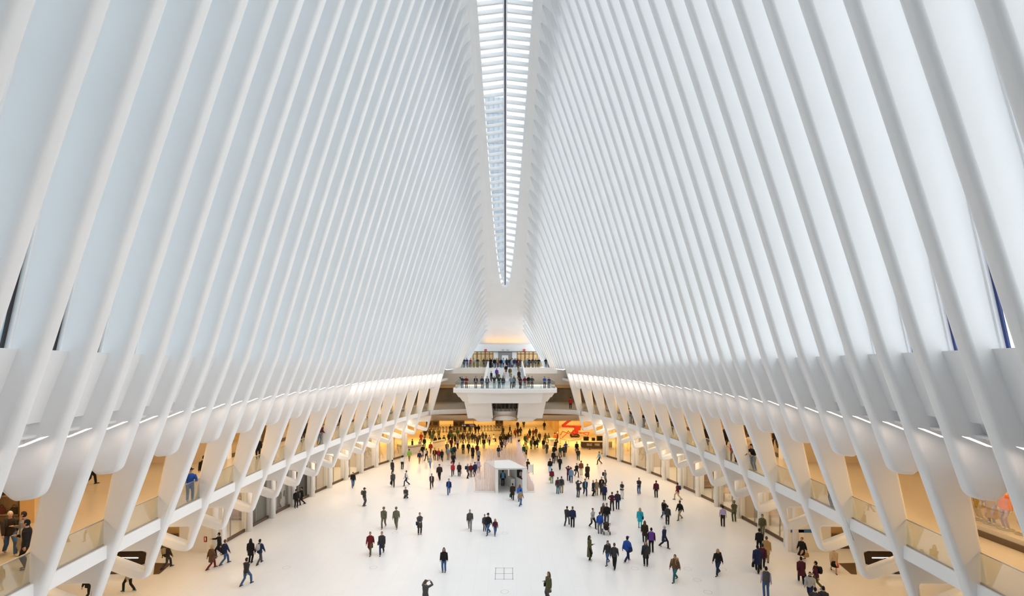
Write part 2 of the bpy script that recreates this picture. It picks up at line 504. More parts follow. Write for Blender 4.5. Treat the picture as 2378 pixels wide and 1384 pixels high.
    # display-window shop nearest the camera
    mb = MB(); mb.box(*sorted((side*24.2, side*24.5)), -12, 22.6, 6.7, 10.7); struct(mb.build('wall_%s_display_back' % sn, M['orange_wall']))
    if side < 0: continue
    mb = MB(); mb.box(*sorted((side*21.0, side*21.4)), -12, 12.5, 6.7, 10.7); struct(mb.build('wall_%s_display_near' % sn, M['orange_wall']))
    mb = MB(); mb.box(*sorted((side*20.75, side*24.2)), 12.5, 22.6, 6.7, 7.15); struct(mb.build('floor_display_%s' % sn, M['gfloor']))
    mb = MB(); mb.box(*sorted((side*20.68, side*20.75)), 12.5, 22.6, 6.7, 6.95); struct(mb.build('baseboard_%s_display' % sn, M['bronze']))
    mb = MB(); mb.add([(side*20.8, 12.5, 7.15), (side*20.8, 22.6, 7.15), (side*20.8, 22.6, 10.7), (side*20.8, 12.5, 10.7)], [(0,1,2,3)])
    struct(mb.build('window_%d' % (500 + (1 if side > 0 else 0)), M['shop_glass']))

# near end (behind the camera) closes the hall
mb = MB()
mb.add([(-33, -12, 0), (33, -12, 0), (33, -12, 14), (-33, -12, 14)], [(0,1,2,3)])
struct(mb.build('wall_near', M['white2']))
mb = MB(); ys0 = [-12, -6, 0, 3.5]
for s in (-1, 1):
    mb.grid([[(s*(front(3.39, z)+.5), y, z) for z in (zL(3.39), 20, 26, 32, zTip(3.39))] + [(0, y, zTip(3.39)+.5)] for y in ys0], False)
    mb.add([(s*(front(3.39, 10.6)+1.3), -12, 10.6), (s*(front(3.39, 10.6)+1.3), 3.5, 10.6), (s*(front(3.39, zL(3.39))+.5), 3.5, zL(3.39)), (s*(front(3.39, zL(3.39))+.5), -12, zL(3.39))], [(0,1,2,3)])
mb.add([(-14, -12, 14), (14, -12, 14), (3, -12, 42), (-3, -12, 42)], [(0,1,2,3)])
struct(mb.build('wall_near_vault', M['white']))
# camera balcony floor
mb = MB(); mb.box(-9, 9, -11, -1.0, 12.4, 12.85); struct(mb.build('floor_near_balcony', M['white']))

# --------------------------------------------------- far end: balcony, stair
mb = MB(); mb.box(-12, 12, 83.5, 98, 12.2, 12.65); struct(mb.build('floor_upper_balcony', M['white']))
mb = MB()
for s in (-1, 1): mb.box(*sorted((s*2.95, s*10.9)), 83.2, 83.5, 11.75, 12.75)
struct(mb.build('trim_balcony_edge', M['white']))
mb = MB()
for s in (-1, 1):
    vs = [(s*2.9, 83.4, 11.75), (s*11.5, 83.4, 11.75), (s*11.5, 84.4, 9.75), (s*2.9, 84.4, 9.75)]
    mb.add(vs, [(0,1,2,3)])
struct(mb.build('ceiling_under_balcony', M['white2']))
# stair flight
mb = MB(); nst = 16; y0, y1, z0, z1 = 77.0, 83.5, 10.1, 12.65
for k in range(nst):
    ya = y0 + (y1-y0)*k/nst; z = z0 + (z1-z0)*(k+1)/nst
    w = 3.05 - .25*k/nst
    mb.box(-w, w, ya, y1+.1, z - (z1-z0)/nst, z)
struct(mb.build('floor_stair_steps', M['white']))
for s in (-1, 1):
    mb = MB()
    for a, b in (((s*3.25, 76.2, 10.1), (s*2.9, 83.6, 12.65)),):
        a = Vector(a); b = Vector(b)
        mb.add([a+Vector((-.09,0,-.9)), a+Vector((.09,0,-.9)), a+Vector((.09,0,1.1)), a+Vector((-.09,0,1.1)),
                b+Vector((-.09,0,-.9)), b+Vector((.09,0,-.9)), b+Vector((.09,0,1.2)), b+Vector((-.09,0,1.2))],
               [(3,2,1,0),(4,5,6,7),(0,1,5,4),(1,2,6,5),(2,3,7,6),(3,0,4,7)])
    struct(mb.build('wall_stair_%s' % sname(s), M['white']))

# landing that juts into the hall on its stepped white block
ARC = [(-7.1 + 14.2*k/24) for k in range(25)]
yf = lambda x: 67.2 + .9*(abs(x)/7.1)**2
mb = MB(); mb.prism([(x, yf(x)) for x in ARC] + [(7.1, 78.5), (-7.1, 78.5)], 9.75, 10.1)
struct(mb.build('floor_landing', M['white']))
mb = MB()
rows = [[(x*1.012, yf(x)-.12, 10.18), (x*1.012, yf(x)-.22, 10.1), (x*1.012, yf(x)-.22, 9.62), (x*.995, yf(x)+.1, 9.5)] for x in ARC]
mb.grid(rows, False)
for s in (-1, 1): mb.box(*sorted((s*7.1, s*7.25)), 68, 78.5, 9.55, 10.22)
struct(mb.build('trim_landing_edge', M['white']))
mb = MB()
# stepped body: widths shrink downwards
def frust(x0, x1, ya, yb, z0, z1):
    """x half-widths top x1 / bottom x0, front y top yb / bottom ya"""
    mb.add([(-x0, ya, z0), (x0, ya, z0), (x0, 80, z0), (-x0, 80, z0), (-x1, yb, z1), (x1, yb, z1), (x1, 80, z1), (-x1, 80, z1)],
           [(3,2,1,0),(4,5,6,7),(0,1,5,4),(1,2,6,5),(2,3,7,6),(3,0,4,7)])
frust(6.55, 7.05, 68.6, 68.2, 8.9, 9.7)
frust(6.0, 6.45, 69.0, 68.6, 8.25, 8.95)
frust(5.05, 5.3, 67.9, 67.7, 8.1, 9.55)
struct(mb.build('wall_landing_block', M['white2']))
for s in (-1, 1):
    mb = MB()
    V = [(s*2.0, 69.6), (s*5.9, 69.6), (s*5.9, 79), (s*2.0, 79)]
    W = [(s*1.75, 70.0), (s*5.35, 70.0), (s*5.35, 79), (s*1.75, 79)]
    mb.add([(x, y, 5.75) for x, y in W] + [(x, y, 8.4) for x, y in V], [(0,1,2,3),(4,5,6,7),(0,1,5,4),(1,2,6,5),(2,3,7,6),(3,0,4,7)])
    mb.add([(x*(.72 if abs(x) > 3 else 1), y+.2, 5.2) for x, y in W] + [(x*(.76 if abs(x) > 3 else 1), y-.05, 5.8) for x, y in V], [(0,1,2,3),(4,5,6,7),(0,1,5,4),(1,2,6,5),(2,3,7,6),(3,0,4,7)])
    struct(mb.build('wall_landing_pier_%s' % sname(s), M['white2']))
# curved booth between the piers
mb = MB()
rows = [[(1.75*math.sin(a), 72.6-1.6*math.cos(a), z) for z in (5.3, 6.6)] for a in [(-1+2*k/16)*PI/2 for k in range(17)]]
mb.grid(rows, True); mb.prism([(1.75*math.sin(a), 72.6-1.6*math.cos(a)) for a in [(-1+2*k/16)*PI/2 for k in range(17)]], 6.55, 6.62)
struct(mb.build('wall_booth_drum', M['white2']))
mb = MB(); rows = [[(1.6*math.sin(a), 72.6-1.45*math.cos(a), z) for z in (6.6, 8.3)] for a in [(-1+2*k/16)*PI/2 for k in range(17)]]
mb.grid(rows, True); struct(mb.build('window_601', M['shop_glass']))
mb = MB()
for k in range(9):
    a = (-1+2*k/8)*PI/2; mb.tube([(1.6*math.sin(a), 72.6-1.45*math.cos(a), 6.6), (1.6*math.sin(a), 72.6-1.45*math.cos(a), 8.3)], .04, 6)
struct(mb.build('window_frame_booth', M['bronze']))
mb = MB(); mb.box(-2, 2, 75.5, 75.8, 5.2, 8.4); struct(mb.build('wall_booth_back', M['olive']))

# end gallery at deck level, swinging round behind the block
def arcpt(t):                      # from the last rib to the middle
    a = t*PI/2
    return 10.9*math.cos(a), 70.6 + 2.6*math.sin(a)
pts = [arcpt(t/10) for t in range(11)]; pts = pts + [(-x, y) for x, y in pts[:-1]][::-1]
mb = MB(); mb.prism(pts + [(-12, 85.5), (12, 85.5)], 6.3, 6.7); struct(mb.build('floor_end_gallery', M['gfloor']))
mb = MB(); mb.grid([[(x, y-.08, 6.78), (x, y-.16, 6.78), (x, y-.16, 6.1), (x, y-.08, 6.1)] for x, y in pts], False, True)
struct(mb.build('trim_end_gallery_edge', M['white']))
for s in (-1, 1):
    mb = MB(); mb.box(*sorted((s*10.8, s*33)), 71, 85.5, 6.3, 6.69); struct(mb.build('floor_end_wing_%s' % sname(s), M['gfloor']))
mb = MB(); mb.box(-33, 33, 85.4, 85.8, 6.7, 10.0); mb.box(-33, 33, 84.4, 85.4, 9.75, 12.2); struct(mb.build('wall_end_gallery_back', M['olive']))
mb = MB(); mb.box(-33, 33, 84.6, 85.4, 9.2, 9.8); struct(mb.build('trim_end_gallery_back', M['orange_wall']))
mb = MB(); mb.box(-33, 33, 71, 83.6, 10.62, 10.9)
# soffit towards the passage below
mb = MB()
mb.grid([[(x*1.0, y+.1, 6.1), (x, y+2.6, 5.0), (x, 113, 4.85)] for x, y in [(-33, 70.6)] + pts + [(33, 70.6)]], False)
struct(mb.build('ceiling_passage', M['beige']))
mb = MB(); mb.grid([[(x, y+2.55, 5.45), (x, y+2.55, 5.0)] for x, y in [(-33, 70.6)] + pts + [(33, 70.6)]], False)
struct(mb.build('trim_passage_lintel', M['beige']))
mb = MB(); mb.box(-34, 34, 113, 113.4, 0, 6.0); struct(mb.build('wall_far', M['orange_wall']))
mb = MB(); mb.box(-33, -6, 99, 99.4, 2.6, 5.0); struct(mb.build('wall_ticket_hall', M['orange_wall']))
mb = MB(); mb.box(9.5, 10.2, 92, 113, 0, 5.0); struct(mb.build('wall_passage_right', M['orange_wall']))

# facade behind the upper balcony
mb = MB(); mb.box(-7.2, 7.2, 92.2, 92.6, 15.6, 17.0); struct(mb.build('wall_far_entrance_header', M['white']))
mb = MB(); mb.box(-7.5, 7.5, 92.3, 97.5, 16.85, 17.0); struct(mb.build('ceiling_entrance', M['white']))
mb = MB(); mb.box(-7, 7, 92.1, 92.25, 15.52, 15.62); struct(mb.build('trim_entrance', M['dark']))
mb = MB(); mb.box(-12, 12, 98, 98.2, 12.6, 18); struct(mb.build('wall_far_entrance_back', M['orange_wall']))
mb = MB(); mb.box(-1.35, 1.35, 92.4, 92.7, 12.65, 15.6); struct(mb.build('wall_entrance_core', M['steel']))
mb = MB(); mb.box(-.6, .6, 92.3, 92.4, 12.65, 14.9); struct(mb.build('door_core', M['white']))
for s in (-1, 1):
    mb = MB(); mb.box(*sorted((s*1.35, s*2.2)), 92.3, 92.7, 12.65, 15.6); struct(mb.build('wall_entrance_pier_%s' % sname(s), M['white']))
    for k in range(3):
        x0 = 2.3 + k*1.55
        mb = MB(); mb.add([(s*x0, 92.5, 12.7), (s*(x0+1.4), 92.5, 12.7), (s*(x0+1.4), 92.5, 15.5), (s*x0, 92.5, 15.5)], [(0,1,2,3)])
        d = struct(mb.build('door_%d' % (k+1 + (3 if s > 0 else 0)), M['shop_glass']))
        mb = MB()
        for xx in (x0, x0+.7, x0+1.4): mb.box(*sorted((s*(xx-.06), s*(xx+.06))), 92.42, 92.55, 12.65, 15.5)
        mb.box(*sorted((s*x0, s*(x0+1.4))), 92.42, 92.55, 15.1, 15.22)
        mb.build('door_frame', M['bronze'], d)
mb = MB(); mb.prism([(-9, 92.8), (-9, 93.4), (9, 93.4), (9, 92.8)], 17.0, 18.0)

# ------------------------------------------------------------ lights, camera
WARM = (1.0, .63, .27)
for s in (-1, 1):
    for y in range(14, 72, 6):
        u = uG(y) if y > 36 else 21.0
        area('gallery_light', (s*(u-2.0), y, 10.5), 1.0, 4, 80, WARM)
    for y in (38, 44, 50, 56, 62, 68):
        area('shop_light', (s*(uW(y)+3), y, 5.1), 3, 4, 80, (1, .72, .38))
        area('upper_shop_light', (s*(uW(y)+2), y, 10.4), 2, 4, 45, WARM)
        area('underdeck_light', (s*(uW(y)-1.8), y, 6.1), .5, 4, 60 if y < 50 else 160, (1, .75, .5))
    for y in (20, 26, 32):
        area('escalator_light', (s*25, y, 6.2), 5, 3, 65, WARM)
        area('underdeck_light', (s*20.0, y, 6.1), .5, 4, 60, WARM)
        area('recess_light', (s*25, y, 10.4), 3, 3, 50, WARM)
    if s > 0: area('display_light', (s*22.4, 17, 10.5), 1.5, 8, 130, (1, .74, .42))
for x in (-24, -14, -5, 5, 14, 24):
    for y in (82, 96, 108):
        area('passage_light', (x, y, 4.8), 4, 4, 480 if y < 90 else 190, (1.0, .54, .13))
    area('end_gallery_light', (x, 78, 10.5), 3, 3, 90, WARM)
area('uplight', (0, 92.7, 17.1), 8, .5, 30, (1, .40, .0), (PI, 0, 0))
area('entrance_light', (0, 95, 16.6), 11, 2, 32, (1, .8, .5))

for s in (-1, 1):
    for i, y in enumerate([v + PITCH/4 + q for v in LEGS[2:-1] for q in (0, PITCH/2)]):
        l = area('slot_light', (s*(front(y, 12.3)+.34), y, 12.0), .25, .8, 4.5 if y < 44 else 13, (1, .80, .66), spread=PI)
        l.rotation_euler = Vector((-s*.4, 0, -1)).to_track_quat('-Z', 'Y').to_euler()

sun = bpy.data.lights.new('sun', 'SUN'); sun.energy = .74; sun.angle = math.radians(7); sun.color = (1, .88, .80)
so = link('sun', sun)
so.rotation_euler = Vector((-.85, .13, -.30)).to_track_quat('-Z', 'Y').to_euler()

w = bpy.data.worlds.new('sky'); SC.world = w; w.use_nodes = True
nt = w.node_tree; N = nt.nodes; L = nt.links; bg = N['Background']
tc = N.new('ShaderNodeTexCoord'); sp = N.new('ShaderNodeSeparateXYZ'); rp = N.new('ShaderNodeValToRGB')
L.new(tc.outputs['Generated'], sp.inputs[0]); L.new(sp.outputs['Z'], rp.inputs['Fac']); L.new(rp.outputs['Color'], bg.inputs['Color'])
e = rp.color_ramp.elements
e[0].position = 0; e[0].color = (.45, .50, .55, 1); e[1].position = 1; e[1].color = (.93, .97, 1, 1)
x = e.new(.05); x.color = (.90, .93, .96, 1)
# the sky is brighter on the sunny right-hand side of the building
r2 = N.new('ShaderNodeMapRange'); r2.inputs['From Min'].default_value = -.7; r2.inputs['From Max'].default_value = .7
r2.inputs['To Min'].default_value = .50; r2.inputs['To Max'].default_value = 1.75
L.new(sp.outputs['X'], r2.inputs['Value'])
r5 = N.new('ShaderNodeMapRange'); r5.inputs['From Min'].default_value = .55; r5.inputs['From Max'].default_value = 1.0
r5.inputs['To Min'].default_value = 1.0; r5.inputs['To Max'].default_value = 3.8; L.new(sp.outputs['Z'], r5.inputs['Value'])
mm = N.new('ShaderNodeMath'); mm.operation = 'MULTIPLY'; L.new(r2.outputs[0], mm.inputs[0]); L.new(r5.outputs[0], mm.inputs[1]); 
r6 = N.new('ShaderNodeMapRange'); r6.inputs['From Min'].default_value = -.75; r6.inputs['From Max'].default_value = .35
r6.inputs['To Min'].default_value = .80; r6.inputs['To Max'].default_value = 1.3; L.new(sp.outputs['Y'], r6.inputs['Value'])
m2 = N.new('ShaderNodeMath'); m2.operation = 'MULTIPLY'; L.new(mm.outputs[0], m2.inputs[0]); L.new(r6.outputs[0], m2.inputs[1]); L.new(m2.outputs[0], bg.inputs['Strength'])
r3 = N.new('ShaderNodeMapRange'); r3.inputs['From Min'].default_value = -.7; r3.inputs['From Max'].default_value = .5
mx = N.new('ShaderNodeMix'); mx.data_type = 'RGBA'; mx.blend_type = 'MULTIPLY'; 
L.new(sp.outputs['X'], r3.inputs['Value']); mx.inputs['Factor'].default_value = 1
rc = N.new('ShaderNodeValToRGB'); rc.color_ramp.elements[0].color = (.72, .90, 1, 1); rc.color_ramp.elements[1].color = (1, .98, .96, 1)
L.new(r3.outputs[0], rc.inputs['Fac']); L.new(rp.outputs['Color'], mx.inputs[6]); L.new(rc.outputs['Color'], mx.inputs[7])
L.new(mx.outputs[2], bg.inputs['Color'])

cam = bpy.data.cameras.new('camera'); co = link('camera', cam, None, (0, 0, CAMZ)); co.rotation_euler = (PI/2, 0, 0)
cam.sensor_width = 36; cam.sensor_fit = 'HORIZONTAL'; cam.lens = 36*F/2378
cam.shift_x = 16/2378; cam.shift_y = 138/2378; cam.clip_end = 2000; cam.clip_start = .1
SC.camera = co
vs = SC.view_settings; vs.view_transform = 'Standard'; vs.look = 'None'; vs.exposure = .19; vs.gamma = 1
cy = SC.cycles; cy.max_bounces = 12; cy.diffuse_bounces = 8; cy.transparent_max_bounces = 24; cy.caustics_reflective = False
# ------------------------------------------------ glass balustrades on decks
def balustrade(name, a, b, label, group, h=1.05, posts=False, cat='balustrade'):
    a = Vector(a); b = Vector(b); c = (a+b)/2; a = a-c; b = b-c; up = Vector((0,0,1))
    r = empty(name, c); tag(r, label, cat, group)
    d = (b-a).normalized(); n = d.cross(up)*.012
    mb = MB(); vs = [a-n, b-n, b+n, a+n]
    mb.add([v for v in vs] + [v+up*h for v in vs], [(0,1,2,3),(4,7,6,5),(0,4,5,1),(1,5,6,2),(2,6,7,3),(3,7,4,0)])
    mb.build('glass_panel', M['rail_glass'], r)
    mb = MB(); mb.bar(a+up*(h+.02), b+up*(h+.02), .05, .04); mb.build('handrail', M['steel'], r)
    mb = MB(); mb.bar(a+up*.03, b+up*.03, .05, .06); mb.build('base_channel', M['steel'], r)
    if posts:
        for p in (a, b):
            mb = MB(); mb.bar(p, p+up*h, .03, .03, up=(1,0,0)); mb.build('post', M['steel'], r)
    return r
for side in (-1, 1):
    sn = sname(side)
    for i, (y0, y1) in enumerate(zip(LEGS[2:-1], LEGS[3:])):
        ya = y0+.26; yb = y1-.26
        balustrade('glass_balustrade', (side*(fa(ya)+.09), ya, 6.74), (side*(fa(yb)+.09), yb, 6.74),
                   'clear glass balustrade between two hooked ribs, %s bay of the %s gallery' % (ORD[i], sn), 'balustrades of the %s gallery' % sn)
for i, (x0, x1) in enumerate(((-10.6,-8.7),(-8.6,-6.7),(-6.6,-4.8),(-4.7,-3.0),(3.0,4.7),(4.8,6.6),(6.7,8.6),(8.7,10.6))):
    balustrade('glass_balustrade', (x0, 83.6, 12.7), (x1, 83.6, 12.7), 'glass balustrade with steel top rail on the upper balcony, %s from the left end' % ('first','second','third','fourth','fifth','sixth','seventh','eighth')[i], 'balustrades of the upper balcony', posts=True)
xs = [-7.0, -5.0, -3.0, -1.0, 1.0, 3.0, 5.0, 7.0]
for i, (x0, x1) in enumerate(zip(xs[:-1], xs[1:])):
    balustrade('glass_balustrade', (x0+.02, yf(x0)+.15, 10.12), (x1-.02, yf(x1)+.15, 10.12), 'glass balustrade on the front edge of the landing, %s from the left' % ('first','second','third','fourth','fifth','sixth','seventh')[i], 'balustrades of the landing', posts=True)
for s in (-1, 1):
    balustrade('glass_balustrade', (s*7.0, 68.5, 10.12), (s*7.0, 78.3, 10.12), 'glass balustrade along the %s flank of the landing' % sname(s), None, posts=True)

# --------------------------------------------------------- white pavilion
pv = empty('pavilion', (0, 54, 0)); tag(pv, 'small white exhibition pavilion ringed by tall pale rods in the middle of the floor', 'pavilion')
Q = [(-.98, -2.0), (2.3, -1.85), (.5, 2.3), (-2.35, 1.6)]
mb = MB(); mb.prism(Q, 2.5, 2.66); mb.build('roof', mat('pavilion_white', (.7, .7, .7), .6), pv)
def pwall(a, b, t, z0, z1):
    a = Vector((*a, 0)); b = Vector((*b, 0)); mb = MB(); mb.bar(a+Vector((0,0,(z0+z1)/2)), b+Vector((0,0,(z0+z1)/2)), t, z1-z0); return mb
pwall((2.2,-1.75), (.5,2.1), .14, 0, 2.5).build('side_wall', M['signwhite'], pv)
pwall((-.9,-1.9), (-2.25,1.5), .14, 0, 2.5).build('side_wall', M['signwhite'], pv)
mb = MB(); mb.box(1.85,2.32,-1.95,-1.75,0,2.5); mb.build('front_post', M['signwhite'], pv)
mb = MB(); mb.box(-1.0,-.74,-2.0,-1.8,0,2.5); mb.build('front_post', M['signwhite'], pv)
mb = MB(); mb.bar((.3,2.0,1.25), (-2.1,1.5,1.25), .1, 2.5); mb.build('back_wall', M['signwhite'], pv)
d = (Vector((.5,2.1,0))-Vector((2.2,-1.75,0))).normalized(); nrm = Vector((-d.y, d.x, 0)); nrm = nrm if nrm.x < 0 else -nrm
a = Vector((2.2,-1.75,0)) + d*.35 + nrm*.1; b = a + d*1.6
mb = MB(); mb.bar(a+Vector((0,0,1.75)), b+Vector((0,0,1.75)), .05, 1.0); scr = mb.build('screen', M['black'], pv)
scr['label'] = 'black wall screen with pale pictures'
for k in range(3):
    p = a + d*(.18+.26*k) + nrm*.03; mb = MB(); mb.bar(p+Vector((0,0,1.75+.1*(k%2))), p+d*.16+Vector((0,0,1.75+.1*(k%2))), .02, .62-.12*k); mb.build('picture', M['text'] if k % 2 else M['signwhite'], scr)
mb = MB(); mb.bar(a + d*1.9 + nrm*.35+Vector((0,0,.5)), a + d*3.4 + nrm*.35+Vector((0,0,.5)), .5, 1.0); mb.build('counter', M['white2'], pv)
mb = MB(); mb.bar(Vector((-1.05,-1.25,1.9)), Vector((-1.25,-.75,1.9)), .04, .62); mb.build('picture', M['dark'], pv)
mb = MB(); mb.prism([(-3.33,-1.7),(-1.1,-1.7),(-2.5,3.9),(-3.9,3.9)], 0, .10); mb.build('base_plate', M['signwhite'], pv)
mb = MB(); mb.prism([(2.4,-1.75),(3.2,-1.75),(2.4,3.9),(.9,3.9)], 0, .10); mb.build('base_plate', M['signwhite'], pv)
mb = MB(); mb.prism([(2.6,3.9),(.5,2.6),(-2.4,2.5),(-3.9,3.9)][::-1], 0, .09); mb.build('base_plate', M['signwhite'], pv)
ROD = mat('pale_rose_rod', (.80, .60, .55), .4)
def rodtop(px):
    T = [(1101,0.5),(1108,1.4),(1116,2.4),(1123,3.2),(1130,3.7),(1137,4.0),(1144,3.7),(1152,3.4),(1161,3.35),(1170,3.9),(1178,4.6),(1186,5.2),(1194,5.3),(1203,5.0),(1210,4.3),(1216,3.6),(1224,2.6),(1232,1.5),(1242,.6)]
    for (x0,z0),(x1,z1) in zip(T[:-1],T[1:]):
        if px <= x1: return z0+(z1-z0)*max(0,(px-x0))/(x1-x0)
    return .5
rg = random.Random(3); nrod = 0
def rod(x, y):
    global nrod
    px = 1173 + F*x/(54+y); z = max(.3, rodtop(px)*(.93+.1*rg.random()) * (1 if y > 1.5 else .97))
    mb = MB(); mb.tube([(x,y,.1),(x,y,z)], .034, 6); mb.build('rod', ROD, pv); nrod += 1
for k in range(18): rod(-3.2 + 2.0*k/17, -1.45)
for k in range(16): t = k/15; rod(-3.25 + (-3.7+3.25)*t + .15, -1.1 + 4.6*t)
for k in range(36): rod(-3.4 + 5.7*k/35, 3.4)
for k in range(18): t = k/17; rod(2.5 - 1.1*t, -1.2 + 4.4*t)
for k in range(8): rod(2.5+.6*k/7, -1.45)
iv = empty('information_board', pt(1232,1102,0)); tag(iv, 'small white information board with dark edge right of the pavilion', 'sign')
mb = MB(); mb.box(-.3,.3,-.03,.03,.25,1.25); mb.build('panel', M['signwhite'], iv)
mb = MB(); mb.box(.3,.34,-.04,.04,0,1.3); mb.build('post', M['dark'], iv)

# ------------------------------------------------------- red spider lift
sl = empty('spider_lift', (12.7, 88.8, 0)); tag(sl, 'red tracked spider lift with folded boom and splayed outriggers at the far right', 'lift')
cc = lambda u, v: ((u-480)*.00738, (610-v)*.00738)
def beam3(name, pts, w, y=0, m=None, parent=None):
    mb = MB(); P3 = [Vector((cc(u,v)[0], y, cc(u,v)[1])) for u,v in pts]
    for p, q in zip(P3[:-1], P3[1:]): mb.bar(p, q, w, w, up=(0,1,0))
    for p in P3: mb.ball(p, w*.6, 8, 6)
    return mb.build(name, m or M['red'], parent or sl)
beam3('boom', [(190,330),(340,210),(510,100)], .42); beam3('boom', [(190,345),(620,360)], .38, .1)
mb = MB(); mb.box(-.05,1.0,-.45,.45,1.25,2.0); mb.box(-.3,.6,-.5,.5,.55,1.25); mb.build('turret', M['red'], sl)
for s in (-1,1):
    mb = MB(); mb.tube([(-.75,s*.55,.25),(-.6,s*.55,.5),(.6,s*.55,.5),(.75,s*.55,.25),(.6,s*.55,.03),(-.6,s*.55,.03),(-.75,s*.55,.25)], .12, 8); mb.build('track', M['black'], sl)
beam3('outrigger', [(430,540),(290,430),(250,500),(150,590)], .12, -1.6); beam3('outrigger', [(440,520),(340,550),(200,500),(150,590)], .11, 1.3)
beam3('outrigger', [(560,500),(690,470),(800,470),(740,605)], .12, -1.5); beam3('outrigger', [(560,520),(700,540),(800,590)], .11, 1.4)
mb = MB(); mb.ball((-.2,-.5,.9), .4, 12, 8); mb.build('motor_cover', M['red'], sl)

# ------------------------------------------------ counter, ropes, booth
fc = empty('food_counter', (14.8, 77.6, 0)); tag(fc, 'long curved bar counter with dark front and pale menu boards at the far right', 'counter')
rows = []
for k in range(13):
    x = -2.6 + 4.9*k/12; y = .35*(1-(x/2.6)**2) - .2; rows.append((x, -y))
mb = MB(); mb.grid([[(x, y, .12), (x, y, 1.0), (x, y+.7, 1.0), (x, y+.7, .12)] for x, y in rows], False, True); mb.build('body', M['dwood'], fc)
mb = MB(); mb.grid([[(x, y-.1, 1.0), (x, y-.1, 1.08), (x, y+.8, 1.08), (x, y+.8, 1.0)] for x, y in rows], False, True); mb.build('worktop', M['beige'], fc)
for k in (2, 5, 8):
    mb = MB(); x, y = rows[k]; mb.bar((x, y-.04, .62), (rows[k+2][0], rows[k+2][1]-.04, .62), .03, .4); mb.build('menu_board', M['beige'], fc)
for i, (x, w, h) in enumerate(((13.2,.8,.7),(14.4,.5,.5),(15.4,.9,.8))):
    mz = empty('espresso_machine', (x, 79.4, 0)); tag(mz, 'dark machine on a cupboard behind the bar counter, %s of three' % ('leftmost','middle','rightmost')[i], 'coffee machine', 'machines behind the counter')
    mb = MB(); mb.box(-w/2-.1, w/2+.1, -.3, .3, 0, .9); mb.build('cupboard', M['dwood'], mz)
    mb = MB(); mb.box(-w/2, w/2, -.25, .25, .9, .9+h); mb.build('housing', M['dark'], mz)
    mb = MB(); mb.tube([(-w/3,-.3,.9+h*.5),(-w/3,-.36,.95+h*.3)], .02, 6); mb.tube([(w/3,-.3,.9+h*.5),(w/3,-.36,.95+h*.3)], .02, 6)
posts = [(1301,1031),(1320.8,1037.5),(1352.5,1038),(1369.5,1044),(1398,1053.5),(1410.5,1057),(1349,1032.5)]
for i, (x, y) in enumerate(posts):
    p = pt(x, y, 0); st = empty('rope_post', p); tag(st, 'slim dark belt post near the bar counter and red lift', 'barrier post', 'belt posts at the far right')
    mb = MB(); mb.cyl(0,0,0,.03,.16,14); mb.build('base', M['dark'], st); mb = MB(); mb.cyl(0,0,.03,.98,.025,8); mb.cyl(0,0,.93,1.0,.04,8); mb.build('pole', M['dark'], st)
for a, b in ((0,1),(1,6),(2,3),(3,4),(4,5)):
    mb = MB(); mb.bar(pt(*posts[a],0)+Vector((0,0,.93)), pt(*posts[b],0)+Vector((0,0,.93)), .006, .05)
    tag(mb.build('barrier_belt', M['dark']), 'dark retractable belt stretched between two posts at the far right', 'barrier belt', 'belts at the far right')
bt = empty('round_booth', pt(1282,1033.5,0)); tag(bt, 'round white information booth with the workers beside it', 'booth')
mb = MB(); mb.cyl(0,0,0,1.0,.62,24,.55); mb.build('body', M['white2'], bt); mb = MB(); mb.cyl(0,0,1.0,1.06,.66,24); mb.build('top', M['signwhite'], bt)

# ------------------------------------------------ turnstiles and ticket hall
tp = None
for i in range(25):
    x = -15.8 + .62*i; y = 94.2 + .10*i
    if tp is None:
        tp = empty('turnstile', (x, y, 0)); tag(tp, 'brushed steel ticket turnstile in the long row before the honey-coloured hall', 'turnstile', 'ticket turnstiles')
        mb = MB(); mb.box(-.13,.13,-.6,.6,.12,.95); mb.box(-.1,.1,-.55,.55,0,.12); mb.build('housing', M['steel'], tp)
        mb = MB(); mb.box(-.12,.12,-.62,-.2,.95,1.06); mb.build('card_reader', M['dark'], tp)
        mb = MB()
        for q in (0, 2.1, 4.2): mb.tube([(.13,0,.75),(.42,.28*math.sin(q),.75+.28*math.cos(q))], .02, 6)
        mb.build('tripod_arm', M['steel'], tp)
    else:
        o = tp.copy(); COL.objects.link(o); o.location = (x, y, 0)
        for c_ in list(tp.children):
            q = c_.copy(); COL.objects.link(q); q.parent = o
mb = MB(); mb.box(-1.0,.1,-.06,.06,-.28,.28); sg = empty('hanging_sign', (-5.9, 78, 3.6)); tag(sg, 'black hanging direction sign with white symbols above the turnstiles', 'sign')
mb = MB(); mb.box(-1.1,1.1,-.06,.06,-.27,.27); mb.build('panel', M['black'], sg)
mb = MB()
for q in (0, 1): mb.tube([(-.9+q*.35,-.07,.0),(-.9+q*.35,-.075,.0)], .14, 14)
mb.box(.15,.85,-.075,-.06,.06,.14); mb.box(.3,.95,-.075,-.06,-.12,-.04)
mb.build('lettering', M['signwhite'], sg)
mb = MB()
for x in (-.8,.8): mb.box(x-.02,x+.02,-.02,.02,.27,1.3)
mb.build('hanger', M['dark'], sg)
for i, (x, y, w) in enumerate(((-9.2, 97, 2.2), (-14.5, 97.5, 2.6), (-1.2, 100, 1.6))):
    tm = empty('ticket_machine', (x, y, 0)); tag(tm, ('dark ticket machine behind the middle of the turnstiles','wide dark ticket machine behind the left turnstiles','dark cabinet past the right end of the turnstiles')[i], 'ticket machine')
    mb = MB(); mb.box(-w/2,w/2,-.35,.35,0,2.1); mb.build('body', M['dwood'], tm)
    for k in range(2): mb = MB(); mb.box(-w/2+.15+k*w/2,-w/2+w*.4+k*w/2,-.38,-.35,1.0,1.7); mb.build('display', M['black'], tm)
